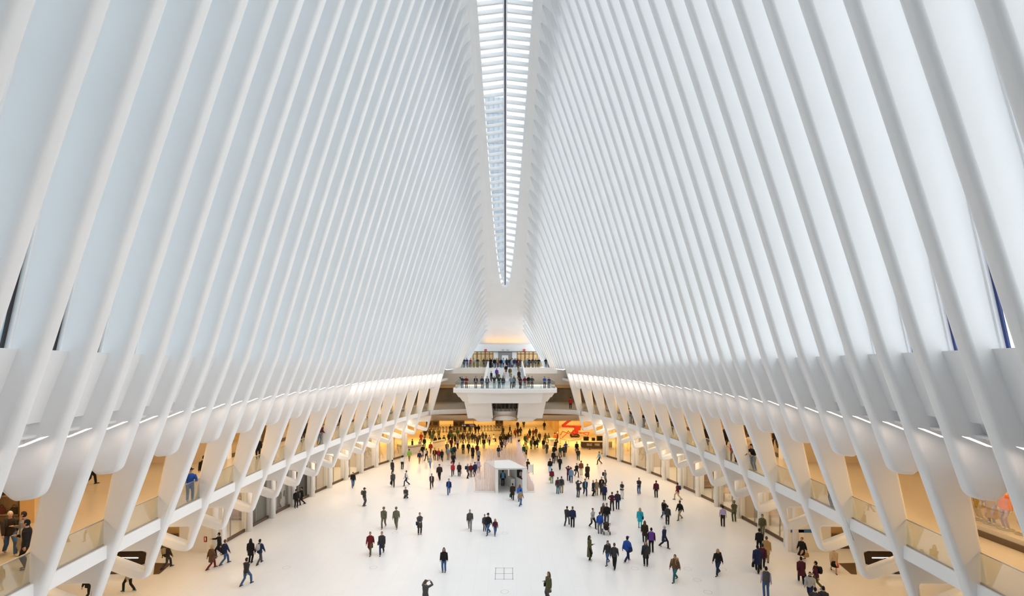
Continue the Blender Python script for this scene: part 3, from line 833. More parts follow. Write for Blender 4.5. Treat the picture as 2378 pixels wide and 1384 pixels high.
# curved white parapet at the left
for nm, lab, PP in (('curved_parapet', 'low curved white parapet with dark handrail by the far left pillar', [(922,1047),(940,1052),(960,1051),(979,1047)]),
                    ('curved_parapet', 'low white parapet behind the person in the bright red jacket', [(1005,1041),(1018,1038),(1033,1035)])):
    P3 = [pt(x, y, 0) for x, y in PP]; r = empty(nm, P3[0]); tag(r, lab, 'parapet')
    mb = MB(); L3 = []
    for p, q in zip(P3[:-1], P3[1:]):
        for k in range(5): L3.append(p.lerp(q, k/5) - P3[0])
    L3.append(P3[-1]-P3[0])
    mb.grid([[p, p+Vector((0,0,1.1)), p+Vector((0,.3,1.1)), p+Vector((0,.3,0))] for p in L3], False, True); mb.build('body', M['white2'], r)
    mb = MB(); mb.tube([p+Vector((0,-.1,.85)) for p in L3], .03, 6); mb.build('handrail', M['dark'], r)

# ---------------------------------------------------------- floor markings
for i, (x, y) in enumerate(((1172,1238),(1172,1374),(665,1318),(867,1318),(917.5,1237),(954,1180),(1424,1239),(1474.5,1320),(1597,1321),(1619,1347),(1644,1375),(1678,1322),(1446,1277))):
    p = pt(x, y, 0); mb = MB()
    mb.grid([[(.255*math.cos(a), .255*math.sin(a), .003), (.235*math.cos(a), .235*math.sin(a), .003)] for a in [2*PI*k/28 for k in range(29)]], False)
    o = mb.build('floor_marking', M['steel'], None, p); o['kind'] = 'structure'
mb = MB(); a = pt(1150,1345,0); b = pt(1191,1345,0); c2 = pt(1191,1319,0); d2 = pt(1150,1319,0); w = .018
for k in range(3):
    yy = a.y + (c2.y-a.y)*k/2; mb.box(a.x, b.x, yy-w, yy+w, .001, .004)
    xx = a.x + (b.x-a.x)*k/2; mb.box(xx-w, xx+w, a.y, c2.y, .001, .004)
    for j in range(3): mb.cyl(xx, a.y + (c2.y-a.y)*j/2, .001, .006, .05, 8)
mb.build('floor_marking', M['steel'])['kind'] = 'structure'

# ------------------------------------------- lettering, signs, closed shops
def words(x0, x1, z, y, h, seed, m, parent, name='lettering'):
    rr = random.Random(seed); mb = MB(); x = x0
    while x < x1:
        w = min(rr.uniform(.12, .42), x1-x); mb.box(x, x+w, y-.012, y, z, z+h); x += w + .07
    o = mb.build(name, m, parent); return o
for s in (-1, 1):
    base = struct(empty('wall_%s_lettering_panel' % sname(s), (0, 0, 0)))
    if s < 0:
        for k, (xa, xb, z) in enumerate(((-22.5,-21.7,4.2),(-22.3,-21.7,4.0),(-23.1,-22.3,2.75),(-23.1,-22.0,2.58),(-23.1,-22.1,2.41),(-23.2,-22.2,2.24),(-23.2,-22.0,2.07))):
            words(xa, xb, z, 36.28, .07, k, M['text'], base)
        mb = MB(); mb.box(-22.45,-22.2,36.25,36.28,.75,1.15); sg_ = mb.build('fire_sign', M['signred'], base)
        mb = MB(); mb.box(-22.37,-22.28,36.24,36.25,.85,1.08); mb.build('symbol', M['signwhite'], base)
    else:
        for k, (xa, xb, z) in enumerate(((21.9,23.0,3.9),(22.2,23.2,2.5),(22.0,23.0,2.3),(22.1,22.9,2.1),(21.6,22.9,1.95))):
            words(xa, xb, z, 36.28, .06, 20+k, M['text'], base)
        mb = MB(); mb.box(21.3,22.95,36.25,36.28,1.45,1.68); mb.build('blue_stripe', M['blue'], base)
for i, s in enumerate((-1, 1)):
    es = empty('exit_sign', (s*3.65 - .05, 92.1, 15.85)); tag(es, 'small red exit sign above the %s doors of the upper balcony' % sname(s), 'exit sign')
    mb = MB(); mb.add([(-.24,-.03,.22),(.24,-.03,.22),(.19,-.03,-.22),(-.19,-.03,-.22),(-.24,.04,.22),(.24,.04,.22),(.19,.04,-.22),(-.19,.04,-.22)], [(0,1,2,3),(4,7,6,5),(0,4,5,1),(1,5,6,2),(2,6,7,3),(3,7,4,0)])
    mb.build('plate', M['signred'], es)
    mb = MB(); mb.box(-.12,.12,-.045,-.03,.05,.1); mb.box(-.03,.03,-.045,-.03,-.12,.05); mb.build('symbol', M['text'], es)
cam_s = empty('speaker_cluster', (0, 92.0, 15.9)); tag(cam_s, 'small group of grey speakers and cameras above the central door of the upper balcony', 'speakers')
for k, x in enumerate((-.55, -.3, .35, .6)):
    mb = MB(); mb.cyl(x, 0, -.12, .12, .07, 8); mb.build('speaker', M['steel'], cam_s)
SH = [mat('grey_shutter', (.20, .19, .17), .6), mat('grey_hoarding', (.27, .25, .22), .6, noise=.2, scale=14), mat('black_hoarding', (.03, .026, .022), .5)]
for i in range(3):
    y0, y1 = LEGS[11+i], LEGS[12+i]
    a = Vector((-(uW(y0)+.35), y0+.5, 0)); b = Vector((-(uW(y1)+.35), y1-.1, 0))
    mb = MB(); mb.bar(a+Vector((0,0,2.65)), b+Vector((0,0,2.65)), .05, 5.1)
    mb.build('wall_left_hoarding', SH[i])['kind'] = 'structure'

# --------------------------------------------------------- escalator hall
for s in (-1, 1):
    e_ = empty('escalator', (s*24.9, 33.2, 0)); tag(e_, 'escalator with rounded black handrails and brass-toned sides in the %s side hall' % sname(s), 'escalator')
    for y in (-.65, .65):
        pr = [(0,.55),(.12,.85),(.45,1.0),(7.2,1.0),(7.2,.1),(.45,.1),(.12,.25)]
        mb = MB(); mb.add([(s*x, y-.03, z) for x, z in pr] + [(s*x, y+.03, z) for x, z in pr], [tuple(range(7)), tuple(reversed(range(7,14)))] + [(i,(i+1)%7,7+(i+1)%7,7+i) for i in range(7)])
        mb.build('balustrade', M['bronze'], e_)
        mb = MB(); mb.tube([(s*x, y, z) for x, z in [(.5,.06),(.12,.22),(-.04,.55),(.12,.9),(.5,1.05),(7.2,1.05)]], .045, 8); mb.build('handrail', M['black'], e_)
        mb = MB(); mb.box(*sorted((s*.6, s*7.1)), y-.05, y-.035, .55, .6); mb.build('light_strip', M['lampw'], e_)
    mb = MB(); mb.box(*sorted((s*-.5, s*1.2)), -.6, .6, .005, .02); mb.build('landing_plate', M['steel'], e_)
    mb = MB()
    for k in range(14): mb.box(*sorted((s*(1.2+.42*k), s*(1.6+.42*k))), -.6, .6, .0, .06)
    mb.build('steps', M['dark'], e_)
    mb = MB(); p = [pt(1173+s*(x-1173), y, .01) for x, y in ((1947,1308),(1986,1307),(1990,1334),(1976,1333))]
    mb.add([(q.x, q.y, .012) for q in p], [(0,1,2,3)]); mb.build('floor_dark_well_sheet', M['bronze'])['kind'] = 'structure'  # flat dark sheet stands in for the dark opening of the escalator well
    mb = MB(); mb.box(*sorted((s*24.9, s*32)), 36.9, 37.1, 0, 1.1); mb.build('wall_%s_hall_parapet' % sname(s), M['bronze'])['kind'] = 'structure'

# ------------------------------------------------------------ shop contents
def table(x, y, z, L, W, lab, grp, rot=0, items=0):
    t = empty('display_table', (x, y, z), rot); tag(t, lab, 'table', grp)
    mb = MB(); mb.box(-L/2,L/2,-W/2,W/2,.84,.9); mb.build('tabletop', M['wood'], t)
    for sx in (-1,1):
        for sy in (-1,1):
            mb = MB(); mb.box(*sorted((sx*(L/2-.14), sx*(L/2-.04))), *sorted((sy*(W/2-.14), sy*(W/2-.04))), 0, .84); mb.build('leg', M['wood'], t)
    return t
def shelf(x, y, z, w, h, lab, grp, rot, seed, n=4, cols=('dred','black','dbrown')):
    t = empty('display_shelf', (x, y, z), rot); tag(t, lab, 'shelf', grp)
    mb = MB(); mb.box(-w/2,w/2,.18,.22,0,h); mb.build('back_panel', M['wood'], t)
    for sx in (-1, 1): mb = MB(); mb.box(sx*w/2-.03, sx*w/2+.03, -.2,.2,0,h); mb.build('upright', M['bronze'], t)
    for k in range(n): mb = MB(); zz = .25+(h-.5)*k/max(1,n-1); mb.box(-w/2,w/2,-.2,.2,zz,zz+.04); mb.build('shelf_board', M['wood'], t)
    return t
k = 0
for s in (-1, 1):
    for i, y in enumerate((39.5, 43, 46.5, 50, 53.5, 57)):
        u = uW(y); sd = sname(s)
        if i % 2 == (0 if s < 0 else 1):
            table(s*(u+2.0), y, 0, 1.0, 2.2, 'pale wooden display table inside the %s %s ground-floor shop bay' % (ORD[i], sd), 'display tables in the %s shops' % sd)
        else:
            shelf(s*(u+3.0), y+.4, 0, 1.8, 2.2, 'wooden display shelf inside the %s %s ground-floor shop bay' % (ORD[i], sd), 'display shelves in the %s shops' % sd, 0, i)
    for i, y in enumerate((38.3, 45, 51.8, 58.5)):
        u = uW(y)-.35
        shelf(s*(u+1.4), y+.6, 6.7, 2.0, 2.4, 'dark-framed shelf in the %s %s gallery shop' % (ORD[i], sname(s)), 'shelves in the %s gallery shops' % sname(s), s*PI/2, 9+i)
# near left display: shelves of bags; near right display: clothed dummies
for i, x in enumerate((-23.7, -25.2, -26.7)):
    shelf(x, 23.25, 6.75, 1.3, 3.2, 'tall lit shelf of handbags in the nearest left gallery shop, %s one from the pier' % ('first','second','third')[i], 'handbag shelves', 0, i)
# ------------------------------------------------------------------- people
PC = {}
def cloth(rgb, name=None, skin=False):
    k = tuple(rgb)
    if k not in PC:
        PC[k] = mat('skin' if skin else 'cloth_%02x%02x%02x' % tuple(int(255*c) for c in rgb), rgb, .55 if skin else .85, spec=.3, noise=0 if skin else .12, scale=9)
    return PC[k]
EYE = mat('eye', (.02, .015, .012), .3); LIP = mat('lips', (.42, .16, .13), .5)

def ik(a, b, l1, l2, pole):
    a = Vector(a); b = Vector(b); d = b - a; L = min(d.length, (l1+l2)*.999); dn = d.normalized()
    b = a + dn*L
    x = (l1*l1 - l2*l2 + L*L)/(2*L); h = math.sqrt(max(0, l1*l1 - x*x))
    p = Vector(pole); p = (p - dn*p.dot(dn)); p.normalize()
    return a + dn*x + p*h, b

# feet (x, y, z) and hands (x, y, z); forward is -y; [left, right]
POSES = {
 'stand': dict(f=[(.10,0,0),(-.10,.03,0)], h=[(.27,-.03,.80),(-.27,-.02,.80)]),
 'walk':  dict(f=[(.08,-.33,0),(-.07,.34,.05)], h=[(.25,.16,.84),(-.25,-.22,.86)]),
 'walkr': dict(f=[(.07,.34,.05),(-.08,-.33,0)], h=[(.25,-.22,.86),(-.25,.16,.84)]),
 'phone': dict(f=[(.10,0,0),(-.10,-.05,0)], h=[(.25,0,.82),(-.07,-.30,1.22)]),
 'photo': dict(f=[(.10,0,0),(-.10,.04,0)], h=[(.09,-.36,1.56),(-.09,-.36,1.56)]),
 'hold':  dict(f=[(.10,0,0),(-.10,.02,0)], h=[(.06,-.25,1.08),(-.06,-.25,1.08)]),
 'hips':  dict(f=[(.13,0,0),(-.13,.02,0)], h=[(.18,-.06,1.02),(-.18,-.06,1.02)]),
 'rail':  dict(f=[(.12,.08,0),(-.10,.12,0)], h=[(.24,-.42,1.06),(-.24,-.42,1.06)], lean=.16),
 'wave':  dict(f=[(.10,0,0),(-.12,.03,0)], h=[(.27,-.03,.80),(-.16,-.12,1.66)]),
 'crouch':dict(f=[(.14,-.05,0),(-.14,.18,.05)], h=[(.10,-.42,.50),(-.10,-.42,.50)], hip=.38, lean=.22),
 'sit':   dict(f=[(.12,-.45,0),(-.12,-.42,0)], h=[(.12,-.32,.62),(-.12,-.32,.62)], hip=.48, lean=.05),
 'arm':   dict(f=[(.10,-.22,0),(-.08,.24,.03)], h=[(.25,.08,.84),(-.25,-.48,1.30)]),
}
def skeleton(pose):
    P = POSES[pose]; stride = abs(P['f'][0][1] - P['f'][1][1])
    hz = P.get('hip', .93 - (.045 if stride > .4 else 0)); lean = P.get('lean', .02 if stride > .4 else 0)
    S = dict(hz=hz, lean=lean)
    S['chest'] = Vector((0, -lean, hz + .50))
    S['neck'] = Vector((0, -lean*1.15, hz + .58)); S['head'] = Vector((0, -lean*1.25 - .015, hz + .72))
    S['legs'] = []; S['arms'] = []
    for i, sg in enumerate((1, -1)):
        hip = Vector((.095*sg, 0, hz - .02)); fx, fy, fz = P['f'][i]
        knee, ank = ik(hip, (fx, fy + .02, fz + .09), .44, .43, (0.05*sg, -1, .1))
        S['legs'].append((hip, knee, ank, fz))
        sh = S['chest'] + Vector((.185*sg, 0, -.03)); hx, hy, hh = P['h'][i]
        dz = hz - .93
        pole = (sg*1.0, .6, -.5) if pose in ('hips', 'photo', 'wave') else (sg*.35, 1, -.35)
        el, wr = ik(sh, (hx, hy, hh + (dz if pose not in ('crouch', 'sit') else 0)), .29, .26, pole)
        S['arms'].append((sh, el, wr))
    return S

def loft(mb, secs, n=14):
    rows = [[(cx + rx*math.cos(2*PI*k/n), cy + ry*math.sin(2*PI*k/n), z) for k in range(n)] for cx, cy, z, rx, ry in secs]
    mb.grid(rows, True, True)
    b = len(mb.v)
    mb.f += [tuple(b - len(secs)*n + k for k in range(n)), tuple(b - n + k for k in range(n))]; mb.sm += [True, True]

def torso(mb, S, z0, g, flare=1.0, top=1.0):
    hz, ln = S['hz'], S['lean']
    def sec(t, rx, ry): return (0, -ln*max(0, t)/.5, hz + t, rx + g, ry + g)
    L = []
    if z0 < -.02:
        L.append(sec(z0, .165*flare, .125*flare))
        L.append(sec(z0*.4, .168*(1+flare)/2, .12*(1+flare)/2))
    L += [sec(0, .168, .118), sec(.14, .145, .102), sec(.32, .172, .118), sec(.45, .178, .108), sec(.52, .135, .085), sec(.56, .07, .065)]
    loft(mb, L)

def remesh(mb, name, vox):
    me = mb.mesh(name); o = bpy.data.objects.new('tmp', me); COL.objects.link(o)
    m = o.modifiers.new('r', 'REMESH'); m.mode = 'VOXEL'; m.voxel_size = vox; m.use_smooth_shade = True
    s = o.modifiers.new('s', 'SMOOTH'); s.iterations = 2; s.factor = .5
    dg = bpy.context.evaluated_depsgraph_get()
    out = bpy.data.meshes.new_from_object(o.evaluated_get(dg), depsgraph=dg)
    bpy.data.objects.remove(o); bpy.data.meshes.remove(me)
    out.name = name; out.materials.clear()
    return out

def merge(meshes, name):
    bm = bmesh.new()
    for i, me in enumerate(meshes):
        n0 = len(bm.faces); bm.from_mesh(me)
        bm.faces.ensure_lookup_table()
        for f in bm.faces[n0:]: f.material_index = i
    out = bpy.data.meshes.new(name); bm.to_mesh(out); bm.free()
    return out

BASE = {}
def base(kind, pose, arg=None):
    key = (kind, pose, arg)
    if key in BASE: return BASE[key]
    S = skeleton(pose); mb = MB()
    if kind == 'body':
        torso(mb, S, -.04, -.012)
        n = S['neck']; h = S['head']
        mb.tube([n - Vector((0,0,.06)), n + Vector((0,-.005,.03)), h - Vector((0,-.01,.04))], [.06, .052, .055], 10)
        mb.ball(h, .115, 14, 10, .68, .84, 1.08); mb.ball(h + Vector((0,-.025,-.075)), .055, 10, 7, .95, .9, .9)
        for hip, kn, an, fz in S['legs']:
            mb.tube([hip + Vector((0,0,.03)), hip*.5+kn*.5, kn, kn*.55+an*.45, an], [.085, .075, .052, .054, .036], 10)
            mb.ball(an + Vector((0,-.05,-.045)), .045, 8, 6, .9, 2.2, .9)
        for sh, el, wr in S['arms']:
            mb.tube([sh + Vector((0,0,0)), sh*.5+el*.5, el, el*.6+wr*.4, wr], [.052, .046, .036, .036, .025], 8)
        me = remesh(mb, 'b', .017)
        mb = MB()
        # hands: palm, four fingers of different length, thumb leaving the palm's side
        for i, (sh, el, wr) in enumerate(S['arms']):
            sg = 1 if i == 0 else -1
            d = (wr - el).normalized(); side = d.cross(Vector((0, 0, 1)) if abs(d.z) < .8 else Vector((0, -1, 0))).normalized()
            u = side.cross(d).normalized(); inn = -u if abs(d.z) < .8 else Vector((-sg, 0, 0))
            ac = Vector((0,-1,0)) if abs(d.z) >= .8 else side
            ac = (ac - d*ac.dot(d)).normalized(); cu = d.cross(ac).normalized()
            if cu.dot(inn) < 0: cu = -cu
            mb.tube([wr - d*.02, wr + d*.03, wr + d*.075], [.024, .034, .032], 8)
            for k, ln in enumerate((.065, .078, .072, .055)):
                p = wr + d*.07 + ac*(.027 - .018*k)
                q = p + d*ln*.5 + cu*ln*.12; r = q + d*ln*.42 + cu*ln*.30
                mb.tube([p, q, r], [.0095, .009, .007], 5)
            p = wr + d*.025 + ac*.028
            mb.tube([p, p + ac*.026 + d*.024, p + ac*.036 + d*.052 + cu*.01], [.012, .0105, .008], 5)
        # nose, ears
        h = S['head']
        mb.add([h+Vector((-.011,-.093,.02)), h+Vector((.011,-.093,.02)), h+Vector((.017,-.093,-.03)), h+Vector((-.017,-.093,-.03)), h+Vector((0,-.122,-.024)), h+Vector((0,-.1,.02))],
               [(0,5,4,3),(1,2,4,5),(3,4,2),(0,3,2,1),(0,1,5)], True)
        for sg in (1, -1): mb.ball(h + Vector((sg*.079, .005, -.005)), .03, 8, 5, .35, .6, 1)
        hm = mb.mesh('h'); me2 = merge([me, hm], 'x')
        for p in me2.polygons: p.material_index = 0
        mb = MB()
        for sg in (1, -1): mb.ball(h + Vector((sg*.032, -.089, .014)), .012, 6, 4, 1.3, .5, .7)
        ey = mb.mesh('e'); mb = MB(); mb.ball(h + Vector((0, -.094, -.062)), .02, 6, 4, 1.2, .35, .35)
        lp = mb.mesh('l')
        out = merge([me2, ey, lp], 'body')
    elif kind == 'top':
        hem, gth = {'shirt': (.0, .006), 'jacket': (-.10, .026), 'puffer': (-.08, .045), 'coat': (-.38, .030), 'longcoat': (-.66, .030)}[arg]
        hz = S['hz']
        if pose in ('crouch', 'sit'): hem = max(hem, -.12)
        torso(mb, S, hem, gth, 1.0 + (-hem)*.35)
        for sh, el, wr in S['arms']:
            e = wr - (wr - el).normalized()*.01; g = gth*.75 + .006
            mb.tube([sh + Vector((0,0,.0)), sh*.5+el*.5, el, el*.5+e*.5, e], [.054+g, .048+g, .042+g, .038+g*.8, .033+g*.6], 10)
        out = remesh(mb, 'top', .019)
    elif kind == 'legs':
        w = {'slim': .0, 'trousers': .012}[arg]
        torso_s = [(0, 0, S['hz']-.06, .16, .115), (0, 0, S['hz']+.02, .172, .122), (0, -S['lean']*.2, S['hz']+.10, .158, .113)]
        loft(mb, torso_s)
        for hip, kn, an, fz in S['legs']:
            mb.tube([hip + Vector((0,0,.03)), hip*.5+kn*.5, kn, kn*.5+an*.5, an + Vector((0,0,-.03))], [.098+w*.4, .085+w*.6, .062+w, .058+w*1.2, .046+w*1.6], 10)
        out = remesh(mb, 'legs', .019)
    elif kind == 'skirt':
        hz = S['hz']; a = [l[1] for l in S['legs']]; sp = abs(a[0].y - a[1].y)*.5
        loft(mb, [(0, (a[0].y+a[1].y)/2, hz-.42, .2, .15+sp), (0, 0, hz-.2, .19, .15+sp*.4), (0, 0, hz, .178, .128), (0, 0, hz+.1, .158, .113)])
        out = mb.mesh('skirt')
    elif kind == 'shoe':
        hip, kn, an, fz = S['legs'][arg]
        c = an + Vector((0, -.06, -.055)); tip = .0
        secs = []
        for t, w, hh in ((-.09, .032, .05), (-.04, .042, .085), (.03, .044, .07), (.10, .048, .055), (.16, .042, .045), (.19, .02, .03)):
            zb = fz + .0; y = an.y - t
            secs.append([(an.x + w*math.cos(q), y, zb + hh/2 + hh/2*math.sin(q)) for q in [2*PI*k/8 for k in range(8)]])
        mb.grid(secs, True, True); b = len(mb.v)
        mb.f += [tuple(b-48+k for k in range(8)), tuple(b-8+k for k in range(8))]; mb.sm += [True, True]
        out = mb.mesh('shoe')
    elif kind == 'hair':
        h = S['head']
        if arg == 'bald': return None
        # cap over skull: keep the back and top, leave the face open
        bm = bmesh.new(); bmesh.ops.create_uvsphere(bm, u_segments=14, v_segments=10, radius=.122)
        for v in bm.verts: v.co = Vector((v.co.x*.70, v.co.y*.84 + .010, v.co.z*1.05 + .006))
        dl = [f for f in bm.faces if (f.calc_center_median().y < -.042 and f.calc_center_median().z < .075) or (f.calc_center_median().y < -.005 and f.calc_center_median().z < .0) or f.calc_center_median().z < -.085]
        bmesh.ops.delete(bm, geom=dl, context='FACES')
        bmesh.ops.translate(bm, verts=bm.verts, vec=h)
        me = bpy.data.meshes.new('hr'); bm.to_mesh(me); bm.free()
        for p in me.polygons: p.use_smooth = True
        L = [me]
        if arg == 'long':
            mb.tube([h + Vector((0,.045,.06)), h + Vector((0,.065,-.06)), h + Vector((0,.075,-.20)), h + Vector((0,.07,-.34))], [.07, .09, .095, .05], 10)
            for sg in (1, -1): mb.tube([h + Vector((sg*.06,.0,.05)), h + Vector((sg*.083,.01,-.06)), h + Vector((sg*.09,-.005,-.22))], [.03, .034, .02], 7)
            L.append(mb.mesh('q'))
        elif arg == 'bun': mb.ball(h + Vector((0,.1,.06)), .05, 8, 6); L.append(mb.mesh('q'))
        out = merge(L, 'hair')
        for p in out.polygons: p.material_index = 0
        if arg == 'cap' or arg == 'hat': pass
    elif kind == 'hat':
        h = S['head'] + Vector((0, 0, .055))
        loft(mb, [(h.x, h.y, h.z, .094, .112), (h.x, h.y, h.z+.05, .09, .106), (h.x, h.y, h.z+.085, .06, .075)])
        if arg == 'brim': loft(mb, [(h.x, h.y, h.z-.002, .17, .19), (h.x, h.y, h.z+.012, .17, .19)], 18)
        if arg == 'cap': mb.box(h.x-.055, h.x+.055, h.y-.19, h.y-.08, h.z, h.z+.012)
        if arg == 'helmet': mb.ball(h + Vector((0, .01, -.01)), .135, 12, 7, .82, .98, .85)
        out = mb.mesh('hat')
    elif kind == 'backpack':
        c = S['chest'] + Vector((0, .20, -.14))
        mb.tube([c + Vector((0,0,-.21)), c + Vector((0,.01,-.17)), c + Vector((0,.015,0)), c + Vector((0,0,.17)), c + Vector((0,-.01,.2))], [.08, .13, .145, .12, .07], 12)
        for sg in (1, -1):
            s = S['chest']
            mb.tube([s + Vector((sg*.1,.12,.02)), s + Vector((sg*.11,.0,.075)), s + Vector((sg*.12,-.12,.0)), s + Vector((sg*.13,-.15,-.2)), s + Vector((sg*.16,-.02,-.33))], .018, 6)
        out = mb.mesh('backpack')
    elif kind == 'shoulder_strap':
        s = S['chest']
        mb.tube([s + Vector((.1,.0,.085)), s + Vector((.03,-.14,-.06)), s + Vector((-.1,-.155,-.3)), s + Vector((-.2,-.02,-.44))], .013, 6)
        mb.tube([s + Vector((.1,.0,.085)), s + Vector((.03,.14,-.06)), s + Vector((-.1,.15,-.3)), s + Vector((-.2,.02,-.44))], .013, 6)
        b = s + Vector((-.26, .0, -.52)); mb.box(b.x-.05, b.x+.05, b.y-.16, b.y+.16, b.z-.12, b.z+.1)
        out = mb.mesh('bag')
    elif kind == 'vest':
        torso(mb, S, -.06, .038, 1.0); out = remesh(mb, 'vest', .02)
    elif kind == 'lapel':     # open front showing the shirt
        s = S['chest']; z0 = S['hz'] - .02; ln = S['lean']
        mb.add([Vector((-.05, -.156-ln, s.z+.03)), Vector((.05, -.156-ln, s.z+.03)), Vector((.055, -.158-ln*.4, z0)), Vector((-.055, -.158-ln*.4, z0)),
                Vector((-.05, -.1-ln, s.z+.03)), Vector((.05, -.1-ln, s.z+.03)), Vector((.055, -.1-ln*.4, z0)), Vector((-.055, -.1-ln*.4, z0))],
               [(0,1,2,3),(4,7,6,5),(0,4,5,1),(1,5,6,2),(2,6,7,3),(3,7,4,0)])
        out = mb.mesh('front')
    elif kind == 'scarf':
        n = S['neck']; mb.tube([n + Vector((.075*math.cos(q), .07*math.sin(q)-.005, -.01)) for q in [2*PI*k/10 for k in range(11)]], .035, 7)
        out = mb.mesh('scarf')
    for p in out.polygons: p.use_smooth = True
    BASE[key] = out
    return out

COLORED = {}
def part(kind, pose, arg, mats, name, root, label=None):
    key = (kind, pose, arg, tuple(m.name for m in mats))
    if key not in COLORED:
        me = base(kind, pose, arg)
        if me is None: return None
        me = me.copy(); me.name = name
        for m in mats: me.materials.append(m)
        COLORED[key] = me
    o = link(name, COLORED[key], root)
    if label: o['label'] = label
    return o

for _k in ('camo',): pass
C = dict(black=(.012,.012,.014), char=(.04,.04,.045), dgrey=(.075,.075,.08), grey=(.19,.19,.20), lgrey=(.42,.42,.43), white=(.72,.72,.72),
         navy=(.016,.026,.075), blue=(.02,.08,.38), bright=(.02,.14,.62), sky=(.16,.42,.72), turq=(.02,.42,.58), denim=(.05,.11,.25), ldenim=(.16,.27,.42),
         dbrown=(.035,.022,.016), brown=(.12,.065,.035), tan=(.42,.27,.12), khaki=(.30,.23,.13), beige=(.55,.44,.31), olive=(.095,.095,.04), camo=(.155,.15,.095),
         red=(.46,.025,.03), dred=(.16,.014,.02), maroon=(.085,.015,.03), rust=(.22,.06,.03), orange=(.75,.16,.03), yellow=(.72,.55,.04), mustard=(.50,.30,.04),
         green=(.04,.22,.08), lime=(.27,.50,.05), dgreen=(.015,.07,.05), teal=(.03,.13,.16), purple=(.13,.04,.30), lilac=(.42,.36,.60), pink=(.72,.10,.18),
         blond=(.45,.30,.13), ginger=(.25,.07,.03), silver=(.45,.44,.42))
SK = [(.52,.32,.22), (.60,.40,.29), (.30,.16,.09), (.12,.06,.035)]
PC[tuple(C['camo'])] = mat('camouflage_cloth', C['camo'], .9, noise=.6, scale=16)
CR = {'A': (900,960,6.92), 'B': (1200,960,6.92), 'D': (900,940,3.117), 'L': (0,780,2.292), 'M': (500,780,2.292), 'R': (1300,780,2.292),
      'S': (1800,780,2.292), 'K': (1090,1010,9.23), 'E': (1560,980,5.537), 'H': (1780,1130,5.45), 'N': (0,1120,5.242), 'O': (240,1180,6.783), 'U': (1000,780,6.29), 'P': (0,0,1)}
NP = [0]; PLACED = []
